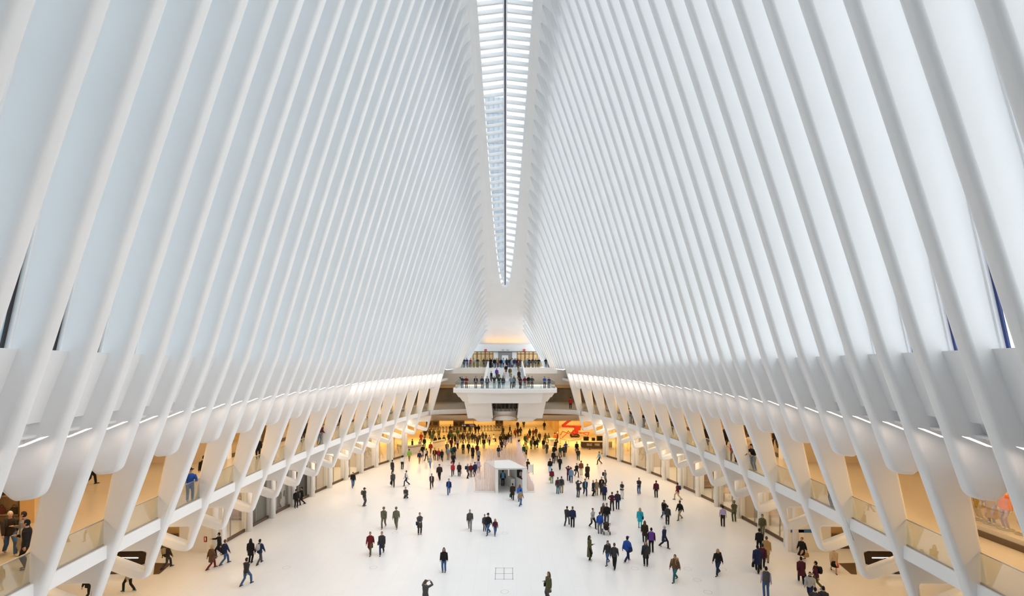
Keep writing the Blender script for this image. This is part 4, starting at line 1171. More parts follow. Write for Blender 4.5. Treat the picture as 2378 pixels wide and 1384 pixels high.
def person(where, X, Y, pose, face, top, tc, bc, label, hair='short', hc='black', sk=0, lev='g', h=1.74, **kw):
    """where + X, Y: feet in a crop of the photo (only used to look up the spot on the floor); lev: floor level"""
    NP[0] += 1
    ox, oy, s = CR[where]; px = ox + X/s; py = oy + Y/s
    if lev == 'g': p = pt(px, py, 0)
    elif lev == 'm': p = pt(px, py, 6.7)
    elif lev == 'u': yy = kw.get('at', 84.3); p = Vector(((px-1173)*yy/F, yy, 12.65))
    elif lev == 'l': yy = kw.get('at', 68.9); p = Vector(((px-1173)*yy/F, yy, 10.1))
    elif lev == 's':
        k = kw['step']; yy = 77.0 + 6.5*(k-.5)/16; p = Vector(((px-1173)*yy/F, yy, 10.1 + 2.55*k/16))
    if lev == 'g' and p.y > 92.6 and p.x < 0: p = p * (92.6/p.y); p.z = 0
    for _t in range(12):
        q = next((q for q in PLACED if abs(q.z-p.z) < .6 and (q-p).length < .5), None)
        if q is None: break
        dv = Vector((p.x-q.x, (p.y-q.y)*.5, 0)); dv = dv if dv.length > .01 else Vector((1, 0, 0)); p = p + dv.normalized()*.14
    if lev == 'm' and p.y < 71 and abs(p.x) < fa(p.y) + .36:
        for _t in range(6): p.y = (fa(p.y) + .36) * F / abs(px - 1173)
        p.x = math.copysign(fa(p.y) + .36, p.x)
    PLACED.append(p.copy())
    root = empty('person', p, math.radians(face)); root.scale = (h/1.74*kw.get('w', 1),)*2 + (h/1.74,)
    tag(root, label, 'person', kw.get('group'))
    skin = cloth(SK[sk], skin=True)
    part('body', pose, None, [skin, EYE, LIP], 'body', root)
    if hair != 'bald': part('hair', pose, hair, [cloth(C[hc])], 'hair', root)
    part('top', pose, top, [cloth(C[tc])], {'shirt': 'shirt', 'jacket': 'jacket', 'puffer': 'padded_jacket', 'coat': 'coat', 'longcoat': 'long_coat'}[top], root)
    if kw.get('skirt'): part('skirt', pose, None, [cloth(C[kw['skirt']])], 'skirt', root)
    else: part('legs', pose, kw.get('cut', 'trousers'), [cloth(C[bc])], 'trousers', root)
    sc = cloth(C[kw.get('shoes', 'black')])
    for i in (0, 1): part('shoe', pose, i, [sc], 'shoe', root)
    if 'hat' in kw: part('hat', pose, kw['hat'], [cloth(C[kw.get('hatc', 'black')])], 'hat', root)
    if 'pack' in kw: part('backpack', pose, None, [cloth(C[kw['pack']])], 'backpack', root)
    if 'sling' in kw: part('shoulder_strap', pose, None, [cloth(C[kw['sling']])], 'shoulder_bag', root)
    if 'vest' in kw: part('vest', pose, None, [cloth(C[kw['vest']])], 'vest', root)
    if 'inner' in kw: part('lapel', pose, None, [cloth(C[kw['inner']])], 'shirt_front', root)
    if 'scarf' in kw: part('scarf', pose, None, [cloth(C[kw['scarf']])], 'scarf', root)
    if 'bag' in kw:
        bcol, blab = kw['bag']; i = 0 if kw.get('bagside', 1) > 0 else 1
        S = skeleton(pose); wr = S['arms'][i][2] + Vector((0, 0, -.09))
        key = ('hb', bcol)
        if key not in COLORED:
            mb = MB(); secs = []
            for z, a, b in ((-.40,.17,.07), (-.38,.185,.085), (-.22,.17,.08), (-.12,.14,.05), (-.11,.13,.04)):
                secs.append([(b*math.copysign(abs(math.cos(q))**.5, math.cos(q)), a*math.copysign(abs(math.sin(q))**.5, math.sin(q)), z) for q in [2*PI*k/12 for k in range(12)]])
            mb.grid(secs, True, True); n = len(mb.v)
            mb.f += [tuple(n-60+k for k in range(12)), tuple(n-12+k for k in range(12))]; mb.sm += [False]*2
            m1 = mb.mesh('bag_body', cloth(C[bcol])); mb = MB()
            for sx in (.025, -.025): mb.tube([(sx, .08*math.cos(q), -.12+.12*math.sin(q)) for q in [PI*k/8 for k in range(9)]], .009, 5)
            COLORED[key] = (m1, mb.mesh('bag_handle', cloth(C[bcol])))
        m = Matrix.Rotation(math.radians(face), 4, 'Z')
        b = empty('handbag', p + m @ Vector((wr.x, wr.y, wr.z))*(h/1.74), math.radians(face)); tag(b, blab, 'bag')
        link('bag_body', COLORED[key][0], b); link('bag_handle', COLORED[key][1], b)
    return root
# things that reuse the figure and bag meshes
def loose_bag(x, y, z, col, lab, grp, rot=0, s=1.0):
    key = ('lb', col)
    if key not in COLORED:
        mb = MB(); secs = []
        for zz, a, b in ((0,.17,.07), (.02,.185,.085), (.18,.17,.08), (.27,.14,.05), (.28,.13,.04)):
            secs.append([(b*math.cos(q), a*math.copysign(abs(math.sin(q))**.5, math.sin(q)), zz) for q in [2*PI*k/12 for k in range(12)]])
        mb.grid(secs, True, True); n = len(mb.v)
        mb.f += [tuple(n-60+k for k in range(12)), tuple(n-12+k for k in range(12))]; mb.sm += [False]*2
        m1 = mb.mesh('bag_body', cloth(C[col])); mb = MB()
        for sx in (.025, -.025): mb.tube([(sx, .08*math.cos(q), .27+.12*math.sin(q)) for q in [PI*k/8 for k in range(9)]], .009, 5)
        COLORED[key] = (m1, mb.mesh('bag_handle', cloth(C[col])))
    b = empty('handbag', (x, y, z), rot); b.scale = (s,)*3; tag(b, lab, 'bag', grp)
    link('bag_body', COLORED[key][0], b); link('bag_handle', COLORED[key][1], b)
for i, x in enumerate((-23.7, -25.2, -26.7)):
    for r_ in range(4):
        for j in range(2):
            col = ('dred','black','dbrown','maroon','tan')[(i+r_*2+j)%5]
            loose_bag(x-.32+.62*j, 23.2, 6.75+.25+2.7*r_/3+.045, col, 'handbag standing on a lit shelf in the nearest left gallery shop', 'handbags on the shelves', PI/2, 1.1)
def dummy(x, y, z, face, col, top, lab, bc='lilac'):
    r = empty('mannequin', (x, y, z), math.radians(face)); tag(r, lab, 'mannequin')
    part('body', 'stand', None, [cloth((.75,.68,.6), skin=True)]*3, 'form', r)
    part('top', 'stand', top, [cloth(C[col])], 'coat', r); part('legs', 'stand', 'slim', [cloth(C[bc])], 'trousers', r)
    mb = MB(); mb.cyl(0,0,0,.03,.28,20); mb.build('stand', M['steel'], r)
dummy(21.55, 22.1, 7.16, -90, 'mustard', 'coat', 'mannequin in a mustard coat in the nearest right shop window', 'beige')
dummy(21.45, 21.45, 7.16, -80, 'tan', 'longcoat', 'mannequin in a long tan coat in the nearest right shop window')
dummy(21.4, 20.8, 7.16, -90, 'orange', 'jacket', 'mannequin in an orange jacket in the nearest right shop window', 'lilac')
dummy(21.5, 20.15, 7.16, -100, 'black', 'jacket', 'mannequin in a black jacket and lilac trousers in the nearest right shop window')
# baby stroller
q = pt(1300+247/2.292, 780+1052/2.292, 0)
st = empty('stroller', q, PI); tag(st, 'dark brown baby stroller pushed by the man with the blue backpack', 'stroller')
mb = MB(); mb.tube([(0,.15,.35),(0,.05,.5),(0,-.15,.55),(0,-.3,.5)], [.16,.22,.22,.12], 10); mb.build('seat', cloth(C['dbrown']), st)
mb = MB(); mb.ball((0,.05,.78), .26, 12, 8, 1, 1.1, .8); mb.build('canopy', cloth(C['dbrown']), st)
mb = MB()
for s in (-1,1):
    mb.tube([(s*.24,.55,1.02),(s*.24,.2,.6),(s*.24,-.35,.14)], .015, 6); mb.tube([(s*.24,.3,.14),(s*.24,.0,.5)], .015, 6)
mb.tube([(-.24,.55,1.02),(.24,.55,1.02)], .018, 6); mb.build('frame', M['dark'], st)
for s in (-1,1):
    for y in (-.35,.3): mb = MB(); mb.tube([(s*.22,y,.14),(s*.27,y,.14)], .14, 14); mb.build('wheel', M['black'], st)
# pale tower seen through the skylight
tw = empty('skyscraper', (-27, 420, 0)); tag(tw, 'pale glass skyscraper seen faintly through the left half of the skylight', 'building')
mb = MB(); mb.box(-26, 26, -26, 26, 0, 225); mb.build('body', M['facade'], tw)
mb = MB()
for k in range(27): mb.box(-26.2, 26.2, -26.3, -26, 8*k+4, 8*k+6.2)
for k in range(14): mb.box(-26+4*k-.4, -26+4*k+.4, -26.5, -26.3, 0, 225)
mb.build('window_bands', M['bands'], tw)
P = person
# --- open floor, left half
P('M',165,1325,'walkr',160,'jacket','char','denim','man in black jacket and blue jeans just in front of the long-haired woman in black', hc='dbrown', shoes='black')
P('M',188,1206,'stand',180,'coat','black','black','woman with long black hair in a black hooded coat beside the grey backpack', 'long', h=1.66)
P('M',236,1213,'walk',170,'jacket','navy','dgrey','person in navy jacket wearing a pale grey backpack, elbow out', pack='lgrey')
P('M',50,1215,'walk',150,'jacket','navy','denim','person in dark blue jacket and jeans next to the man holding out his hand', 'short','brown')
P('M',22,1172,'arm',-60,'coat','black','black','dark-haired man in black coat stretching a hand out near the lettered wall', 'short')
P('L',1125,1240,'walk',150,'coat','brown','dred','blond woman in a brown coat walking past the lettered wall', 'short','blond', sling='brown', h=1.66)
P('M',430,915,'stand',40,'jacket','black','black','left one of the two police officers in black uniform by the shop windows', hat='cap', hatc='black')
P('M',463,898,'arm',-60,'jacket','black','black','right one of the two police officers in black uniform, arm stretched to the other', hat='cap', hatc='black')
P('M',733,806,'walkr',20,'jacket','black','denim','man in black jacket and blue jeans striding beside the left shop windows')
P('M',793,905,'stand',80,'jacket','char','dgrey','person in dark clothes wearing a green backpack seen from the side', pack='olive', hat='cap')
P('M',942,735,'stand',150,'coat','char','char','person in long dark clothes by the closed black shopfront')
P('M',945,803,'walk',20,'jacket','dgrey','black','person in grey hoodie carrying a black bag behind the man checking his phone', bag=('black','black bag carried by the person in the grey hoodie'), bagside=-1)
P('M',995,710,'stand',180,'shirt','white','black','man in white shirt and black trousers seen from behind at the left pillar')
P('M',1018,797,'walk',-60,'shirt','white','navy','man in white shirt with dark tie looking at his phone', inner='navy')
P('M',1018,862,'crouch',-10,'jacket','dgrey','dgrey','person in dark clothes crouching down alone on the floor','short','grey')
P('M',1152,812,'walkr',0,'jacket','dbrown','dbrown','woman in brown suit jacket over a pale blouse walking forward','short','brown', inner='lgrey', h=1.68)
P('M',1193,765,'walk',0,'puffer','dbrown','black','broad man in a bulky dark coat and cap', hat='cap', hatc='dgrey', h=1.85, w=1.1)
P('M',1243,846,'walkr',5,'jacket','navy','denim','man in open dark jacket over a bright blue shirt walking forward', inner='bright', shoes='white')
P('M',1264,746,'walkr',0,'jacket','red','char','person in red jacket and dark trousers left of the pattern-coated woman', hc='brown', h=1.66)
P('M',1298,747,'stand',0,'coat','dbrown','black','woman in dark patterned coat holding a beige handbag in front','short','ginger', bag=('beige','beige handbag held by the woman in the dark patterned coat'), h=1.66)
P('M',1343,758,'stand',110,'jacket','dgrey','black','person in dark jacket with navy backpack near the white rods', 'short','silver', pack='navy')
P('M',1360,750,'stand',30,'jacket','dred','dgrey','person in maroon jacket half hidden behind the navy backpack','short','blond', h=1.64)
P('M',897,1022,'walkr',0,'jacket','camo','camo','soldier in camouflage, left one of the pair walking across the open floor', hat='helmet', hatc='camo', vest='camo', shoes='khaki', h=1.8)
P('M',963,1022,'walk',5,'jacket','camo','camo','soldier in camouflage, right one of the pair walking across the open floor', hat='helmet', hatc='camo', vest='camo', shoes='khaki', h=1.8)
P('M',1088,1055,'hold',15,'coat','dgrey','dbrown','man in grey coat reading, a blue bag at his hip', hc='black', sling='navy')
P('M',825,1162,'walk',0,'coat','dred','olive','woman in a red and dark checked cape with olive trousers','short','ginger', h=1.68)
P('M',887,1162,'walkr',5,'coat','char','navy','woman in charcoal coat and blue jeans beside the red checked cape','short','ginger', sling='dgrey', h=1.7)
P('M',1355,1032,'walk',5,'jacket','dgrey','grey','man in dark grey jacket and grey jeans walking alone towards the front','short','grey')
P('M',1217,1256,'stand',0,'jacket','black','denim','girl with long brown hair in black printed sweatshirt, hands in jeans pockets','long','dbrown', shoes='brown', h=1.62)
P('P',988,1418,'photo',150,'jacket','dgrey','char','person in dark grey jacket raising a phone, cut off by the bottom edge', hc='brown')
P('P',1274,1394,'phone',-60,'coat','olive','dgrey','woman in olive coat with long brown hair holding a phone, at the bottom edge','long','brown', sling='black', h=1.68)
P('D',703,914,'stand',20,'jacket','dgrey','navy','child in grey and blue jacket left of the man in black hoodie', h=1.38)
P('D',730,936,'walk',-30,'jacket','black','denim','man in black hoodie and cap with two children', hat='cap')
P('D',767,941,'walkr',10,'jacket','maroon','denim','girl with long auburn hair in a plum jacket','long','ginger', h=1.34)
P('D',905,687,'walk',180,'coat','dbrown','black','woman in dark brown coat walking towards the white pavilion','bun','black', bag=('dgreen','dark green bag in the hand of the woman walking to the pavilion'), bagside=1, h=1.7)
P('D',957,700,'stand',170,'jacket','bright','denim','red-haired woman in bright blue jacket in front of the pavilion','long','ginger', h=1.68)
P('D',962,731,'walk',150,'jacket','khaki','denim','person in khaki top and jeans just in front of the red-haired woman','short','black', h=1.6)
P('D',835,586,'stand',180,'jacket','black','char','man standing in the pavilion in a light blue vest over black sleeves', vest='sky', hc='dbrown')
# --- left background
P('A',1405,1012,'stand',-150,'coat','navy','black','person in long navy coat beside the white rods')
P('A',1460,960,'stand',170,'puffer','lilac','dgrey','person in white and navy sports jersey beside the rods', vest='white', sling='tan')
P('A',347,770,'walk',180,'jacket','lime','khaki','person in lime green jacket and khaki trousers walking away')
P('A',512,803,'walkr',20,'jacket','navy','tan','person in dark jacket and tan trousers in front of the curved bench')
P('A',563,695,'walk',160,'jacket','black','denim','person in black jacket and dark jeans behind the tan trousers', h=1.78)
P('A',622,762,'walkr',160,'jacket','black','navy','person in black with a large white shoulder bag', pack='white')
P('A',692,645,'walk',180,'puffer','red','grey','person in bright red jacket and grey trousers walking away')
P('A',757,755,'stand',5,'jacket','dbrown','olive','man in open dark jacket over an orange shirt with olive trousers', inner='orange')
P('A',820,752,'walkr',0,'jacket','red','navy','woman in red sweatshirt and navy trousers next to the woman in black','short','dbrown', h=1.68)
P('A',872,766,'walk',10,'coat','black','black','woman in black with a black shoulder bag beside the red sweatshirt','long','black', sling='black', h=1.66)
P('A',685,872,'walk',0,'shirt','lgrey','ldenim','woman in grey top and light jeans with a dark green bag','bun','brown', sling='dgreen', h=1.62)
P('A',972,746,'stand',170,'shirt','ldenim','khaki','person in blue shirt and khaki trousers seen from behind','short','blond')
P('A',1032,716,'stand',150,'jacket','dgreen','dgrey','person in muted green jacket beside the blue shirt', pack='green')
P('A',1060,842,'walk',170,'coat','black','black','woman in black with a red bag','bun','dbrown', bag=('red','red handbag carried by the woman in black'), h=1.72)
P('A',1075,700,'stand',190,'jacket','navy','char','person in navy behind the woman with the red bag','short','silver')
P('A',1215,655,'stand',180,'jacket','lgrey','black','person in black vest over pale sleeves walking away', vest='black')
P('A',1300,645,'walk',170,'jacket','black','char','person in black carrying a light bag right of the black vest', sling='lgrey')
P('A',1368,722,'stand',150,'longcoat','black','black','bald man in long black coat', 'bald', sk=2, h=1.84)
P('A',1440,672,'walk',180,'jacket','maroon','black','person in maroon jacket walking away near the long black coat')
P('A',1462,770,'stand',160,'jacket','grey','navy','person in grey checked jacket behind the left rods')
P('A',398,592,'stand',120,'coat','black','black','tall dark figure with wheeled case at the end of the curved bench', bag=('dred','dark red case beside the curved bench'))
P('A',590,560,'stand',180,'jacket','navy','char','person in navy leaning near the curved bench')
P('A',518,600,'stand',160,'shirt','lgrey','char','person in pale grey shirt beside the curved bench')
P('A',955,640,'walk',20,'jacket','char','char','person in dark jacket with white shirt, left part of the crowd', inner='white')
P('A',1025,570,'walk',180,'jacket','maroon','char','person in dark red amid the left part of the crowd')
P('A',1126,575,'walk',180,'shirt','lilac','black','person in pale violet shirt and black trousers in the crowd')
P('A',1547,567,'stand',180,'jacket','dbrown','brown','person in brown jacket and brown trousers behind the rods of the pavilion')
P('A',1635,514,'walk',170,'shirt','lilac','black','person in pale shirt and black trousers before the turnstiles, right side')
P('A',1700,455,'sit',120,'shirt','white','black','person in white shirt sitting by a dark suitcase')
P('A',1785,705,'walk',180,'jacket','navy','black','person in navy jacket just behind the pavilion roof')
P('A',1965,335,'walk',60,'jacket','black','black','dark figure striding across the honey-coloured floor')
P('A',1855,358,'walkr',170,'jacket','char','char','dark figure walking away right of the turnstiles')
P('A',2052,395,'walk',170,'jacket','dred','black','person in dark red walking away behind the tall rods')
P('A',540,470,'walk',170,'coat','dred','black','person in dark red coat at the far left of the crowd')
k = 0
for X, Y, c in ((680,405,'black'),(738,400,'char'),(822,405,'olive'),(600,395,'black'),(640,350,'char'),(715,465,'dgreen'),(765,540,'char'),(835,520,'black'),(905,515,'dgreen'),
                (985,470,'black'),(1015,395,'char'),(1040,455,'dgreen'),(1085,500,'black'),(1125,395,'dgreen'),(1160,470,'char'),(1195,465,'black'),(1230,480,'navy'),(1240,330,'black'),(1288,455,'char'),(1312,485,'dgrey'),(1325,340,'char'),
                (1362,470,'black'),(1398,480,'navy'),(1415,315,'black'),(1440,540,'dgrey'),(1462,300,'black'),(1478,490,'char'),(1530,450,'navy'),(1580,470,'black'),(1010,320,'black')):
    k += 1
    P('A',X,Y,('walk','stand','walkr')[k%3],(180,150,200,20)[k%4],('jacket','coat','puffer')[k%3],c,('black','char','dgrey')[k%3],
      'dark-clothed person in the dense crowd in front of the ticket turnstiles, left of the pavilion', ('short','long','short')[k%3], ('black','dbrown')[k%2], group='crowd before the turnstiles', h=1.66+.04*(k%4))
# --- behind the pavilion and right background
for k, (X, Y, c) in enumerate(((1815,500,'black'),(1835,600,'navy'),(1868,470,'char'),(1890,560,'lilac'),(1910,500,'black'),(1945,470,'black'),(1985,480,'dbrown'),(1850,420,'char'))):
    P('A',X,Y,('stand','walk')[k%2],(180,160)[k%2],('jacket','coat')[k%2],c,'black','dark-clothed person in the knot of people right behind the pavilion rods',('short','long')[k%2], group='people behind the pavilion', h=1.68+.03*(k%3))
P('B',15,262,'stand',180,'coat','black','black','leftmost of the lone dark figures standing far off on the honey-coloured floor')
P('B',112,228,'stand',180,'coat','char','black','lone dark figure standing far off, middle one of three on the honey floor')
P('B',443,268,'stand',180,'jacket','black','char','lone dark figure standing far off under the right side of the balcony block')
P('B',210,398,'walk',180,'coat','black','black','dark figure walking away, left of three in a row on the honey floor','long')
P('B',266,385,'walkr',180,'jacket','dred','black','smaller figure in dark red between two dark figures on the honey floor', h=1.6)
P('B',310,382,'walk',180,'jacket','char','black','tall dark figure walking away beside the smaller dark red one', h=1.82)
P('B',35,520,'stand',180,'shirt','white','black','person in white shirt and black trousers right of the tall rods')
P('B',152,668,'walk',175,'jacket','yellow','black','person in yellow jacket and black trousers behind the pavilion', 'short')
P('B',112,690,'walkr',170,'jacket','dgreen','navy','person in dark green partly hidden by the rods, beside the yellow jacket')
for k, (X, Y, c) in enumerate(((20,372,'navy'),(62,362,'char'),(135,505,'dgreen'),(172,478,'rust'),(232,575,'olive'),(262,505,'black'),(291,582,'black'),(330,558,'dgreen'),(365,462,'black'),(460,470,'char'),(512,485,'olive'))):
    P('B',X,Y,('stand','walk')[k%2],(180,150,30)[k%3],('jacket','coat','puffer')[k%3],c,'black','dark-clothed person in the loose crowd between the tall rods and the red lift',('short','long')[k%2],('black','dbrown')[k%2], group='crowd right of the pavilion', h=1.66+.04*(k%3))
P('B',431,577,'walk',180,'jacket','black','black','figure in black walking ahead of the dark grey one, right of the loose crowd')
P('B',483,648,'walkr',175,'jacket','dgrey','char','person in dark grey jacket walking away alone, right of the pavilion')
P('B',655,470,'stand',-120,'jacket','dred','navy','worker in dark red jacket and white hard hat beside the round white booth', hat='helmet', hatc='white')
P('B',610,478,'stand',150,'jacket','orange','black','worker in an orange safety jacket at the round white booth', hat='helmet', hatc='black')
P('B',790,632,'walk',170,'shirt','blue','black','man in royal blue shirt walking away near the rope posts')
P('B',965,640,'stand',180,'jacket','black','black','dark figure with a white bag under the red lift', bag=('white','white bag carried under the red lift'))
P('B',990,760,'walk',180,'jacket','char','black','person in dark jacket walking away, nearest one below the red lift')
for k, (X, Y, c) in enumerate(((600,700,'black'),(625,600,'char'),(590,805,'black'),(700,705,'dgreen'),(745,700,'char'))):
    P('B',X,Y,'walk' if k%2 else 'stand',(170,190)[k%2],'jacket',c,'black','person in dark clothing within the small group walking away left of the blue shirt','short', group='group walking away', h=1.74)
P('B',642,772,'walk',180,'jacket','beige','black','person in beige jacket at the centre of the small group walking away')
P('B',694,908,'walkr',180,'jacket','black','black','person in black with a pale hood walking away behind the group', scarf='lilac')
P('B',1328,816,'walk',-80,'shirt','sky','dbrown','man in sky blue shirt and brown trousers striding left near the right shops')
P('A',2050,1180,'stand',180,'jacket','dbrown','char','unused') if 0 else None
P('B',180,960,'stand',150,'jacket','dbrown','char','person in brown jacket leaning by the right side of the pavilion')
# --- open floor, right half
P('B',535,952,'stand',180,'jacket','black','sky','person in black vest and very pale trousers above the one in red', cut='slim')
P('B',563,1122,'stand',170,'jacket','dred','green','woman in dark red top with turquoise and green leggings','short','dbrown', cut='slim', bag=('mustard','yellow shopping bag of the woman in green leggings'), bagside=1, h=1.66)
P('B',660,1290,'stand',160,'jacket','dgrey','teal','person in dark jacket and teal trousers, backpack in purple', 'short','brown', pack='maroon')
P('B',720,1275,'stand',170,'jacket','dgrey','khaki','person in dark top and khaki trousers beside the teal trousers','short','brown', pack='char')
P('B',830,1082,'photo',170,'jacket','maroon','black','person in dark clothes raising arms to take a picture')
P('B',875,1112,'stand',170,'jacket','ldenim','denim','person in faded blue jacket and jeans next to the raised arms','short','brown')
P('B',962,1022,'walk',20,'jacket','black','char','person in black striding, left of the rust jacket', h=1.7, sling='navy')
P('B',1035,990,'stand',180,'jacket','rust','beige','man in rust-brown jacket and beige trousers seen from behind')
P('B',1137,1053,'walk',180,'longcoat','dbrown','dbrown','man in long dark brown coat carrying a dark briefcase','short','brown', bag=('black','dark briefcase of the man in the long brown coat'), bagside=1, h=1.82)
P('B',985,1345,'photo',150,'jacket','char','dgrey','photographer in charcoal top with a tan bag, both arms raised', sling='brown')
P('B',1098,1322,'walk',5,'puffer','char','navy','man in open black jacket over pale blue shirt facing us', inner='sky', shoes='white', sk=2, h=1.8)
P('B',1228,1326,'stand',60,'coat','navy','black','blond woman in navy coat facing the group','short','blond', h=1.64)
P('B',1280,1312,'stand',10,'jacket','khaki','khaki','woman in beige-brown jacket in the middle of the group','short','brown', h=1.64)
P('B',1322,1312,'stand',0,'jacket','char','black','teenager in black clothes in the group','short','brown', h=1.5)
P('B',1365,1290,'stand',-10,'jacket','black','black','tall grey-haired man in black behind the teenager','short','silver', h=1.8)
P('B',1420,1160,'stand',60,'jacket','grey','dgrey','person in grey jacket wearing a dark backpack behind the group','short','brown', pack='black')
P('B',1408,1395,'stand',-20,'coat','navy','black','woman in navy coat at the front right of the group','short','dbrown', h=1.66)
P('B',1690,1368,'hold',0,'shirt','white','white','man in dark vest over white shirt and white trousers','short','silver', vest='char')
P('B',1965,1300,'hold',-30,'jacket','char','denim','man in charcoal jacket and blue jeans standing alone holding his phone', shoes='white')
P('D',1625,766,'hips',170,'jacket','maroon','black','person in maroon jacket with hands on hips','short','dbrown')
P('D',1665,756,'stand',170,'jacket','navy','navy','person in navy jacket with a dark backpack, right of the hands on hips','short','brown', pack='char')
P('R',513,860,'stand',170,'jacket','maroon','black','person in maroon and black standing alone near the middle of the right shops','short','black', sk=3)
P('R',628,872,'walk',-120,'jacket','dred','beige','person in dark red jacket with blue backpack and beige trousers', 'short','black', pack='navy', sk=2)
P('R',555,976,'walk',10,'jacket','black','denim','man in black jacket with dark backpack walking beside a child', pack='char')
P('R',573,1003,'stand',160,'jacket','char','black','person in dark grey jacket right behind the black backpack','short','dbrown', h=1.64)
P('R',640,978,'walk',-60,'jacket','black','khaki','man in black jacket and khaki trousers striding past the right shops', sk=3, shoes='dbrown')
P('R',427,1021,'stand',160,'coat','turq','turq','blond woman in turquoise jacket with a black bag','long','blond', sling='black', cut='slim', h=1.68)
P('R',452,1098,'stand',170,'coat','dbrown','black','woman with long brown hair holding a green bag','long','brown', bag=('lime','green bag held by the long-haired woman'), bagside=-1, h=1.66)
P('R',487,1150,'stand',170,'jacket','black','black','person in black with violet sleeves next to the green bag','short','black', vest='purple', h=1.78)
P('R',555,1127,'walk',40,'coat','navy','black','woman in long navy coat walking alone','short','silver', h=1.7)
P('R',868,1013,'stand',160,'shirt','lilac','dbrown','man in lilac shirt and dark trousers by the right shop windows','short','black')
P('R',928,988,'hold',170,'jacket','camo','olive','soldier in camouflage standing against the right pillar', hat='helmet', hatc='camo', vest='olive', shoes='khaki', h=1.82, sk=2)
P('R',1078,1066,'walk',-30,'jacket','camo','camo','soldier in camouflage walking in front of the right shop window', vest='olive', shoes='khaki', h=1.8)
P('R',38,1008,'walkr',150,'jacket','char','char','left one of the pair standing close together in dark clothes','short','dbrown', h=1.66)
P('R',60,1016,'stand',170,'jacket','navy','black','right one of the pair standing close together, in navy','short','brown')
P('R',175,1022,'walk',30,'shirt','lgrey','black','woman in white top and black trousers left of the blue backpack','bun','black', h=1.7)
P('R',213,1051,'stand',180,'jacket','blue','grey','man in blue jacket with blue backpack pushing the baby stroller','short','dbrown', pack='blue')
P('R',232,990,'stand',0,'jacket','brown','char','dark-haired woman behind the stroller','long','dbrown', h=1.64)
P('R',250,1002,'stand',-10,'jacket','black','dgrey','man in black open jacket behind the stroller','short','black', h=1.8)
P('R',158,1194,'phone',60,'longcoat','olive','black','woman in long olive coat looking at her phone','long','dbrown', shoes='white', h=1.74)
P('R',255,1214,'walk',-40,'jacket','char','denim','woman in charcoal hoodie with a grey backpack and blue jeans','bun','dbrown', pack='dgrey', cut='slim', h=1.66)
P('R',290,1236,'walk',160,'jacket','char','black','person in black hooded sweatshirt and black trousers in front of the charcoal hoodie', 'short','brown')
P('R',358,1202,'walk',130,'puffer','blue','navy','man in bright blue padded jacket and cap striding right', hat='cap', hatc='navy', sling='navy', shoes='lgrey', sk=2, h=1.8)
P('R',458,1222,'stand',-20,'coat','char','black','woman in dark coat touching her hair, below the green bag','long','dbrown', sling='black', h=1.68)
P('R',614,1304,'walk',-50,'puffer','brown','teal','person in brown patterned jacket with backpack and teal jeans','short','brown', pack='tan')
P('R',842,1270,'walk',-50,'jacket','black','navy','woman in black top with a black backpack, arm stretched left','long','blond', pack='black', shoes='black')
P('R',1052,1256,'walk',150,'coat','navy','black','man in dark navy suit carrying a black briefcase','short','black', bag=('black','black briefcase of the man in the navy suit'), bagside=1, sk=3, h=1.82)
P('R',1078,1240,'walkr',150,'jacket','maroon','black','person in dark plum jacket beside the man with briefcase','short','black', h=1.74)
P('R',1062,1150,'stand',160,'jacket','black','black','person in black partly hidden behind the tan coat','short','black', hat='cap', h=1.7)
P('R',1100,1204,'stand',150,'coat','tan','khaki','man in tan coat and khaki trousers near the right shop corner','short','brown', h=1.8)
P('R',1098,1388,'stand',160,'shirt','lilac','denim','man in grey vest over a light shirt with blue jeans near the bottom edge','short','black', vest='dgrey', sk=0, h=1.8)
P('R',1290,1196,'walk',-70,'coat','black','black','blond woman in black coat and skirt with bare legs, below the blue stripe','bun','ginger', skirt='black', bag=('tan','tan paper bag carried by the woman with bare legs'), bagside=1, h=1.68)
P('R',1285,1314,'walk',160,'coat','maroon','black','woman in dark plum coat with a small black bag','bun','black', bag=('black','small black bag of the woman in the plum coat'), bagside=-1, h=1.68)
P('R',1365,1350,'walk',-130,'jacket','maroon','olive','man in dark plum jacket with black backpack, olive trousers','short','black', pack='black', h=1.78)
P('P',1881,1392,'walk',-40,'jacket','lgrey','navy','person in black and white patterned top near the bottom edge','short','dbrown', scarf='dgreen', h=1.68)
P('P',1893,1436,'stand',160,'jacket','char','char','head of a dark-haired person, left of two at the bottom edge','short','black', h=1.7)
P('P',1912,1433,'stand',160,'jacket','char','char','head of a dark-haired person, right of two at the bottom edge','bun','black', h=1.7)
P('H',850,1081,'walk',-20,'coat','beige','black','woman in cream coat and black skirt with bare legs near the escalator','bun','black', skirt='black', bag=('pink','bright red bag of the woman in the cream coat'), bagside=1, h=1.68)
# --- left under the gallery
P('O',400,1310,'walk',-100,'jacket','khaki','black','person in khaki jacket with black bag and green shoes under the gallery','short','brown', sling='black', shoes='teal')
P('O',1000,945,'walk',150,'puffer','dbrown','char','person with a patterned backpack walking towards the escalators','short','black', pack='khaki', sk=2)
P('P',205,1394,'walk',170,'jacket','black','black','figure in black under the near gallery at the lower left corner')
P('H',748,790,'stand',180,'puffer','black','char','dark figure seen through the hook of a rib at the right escalators')
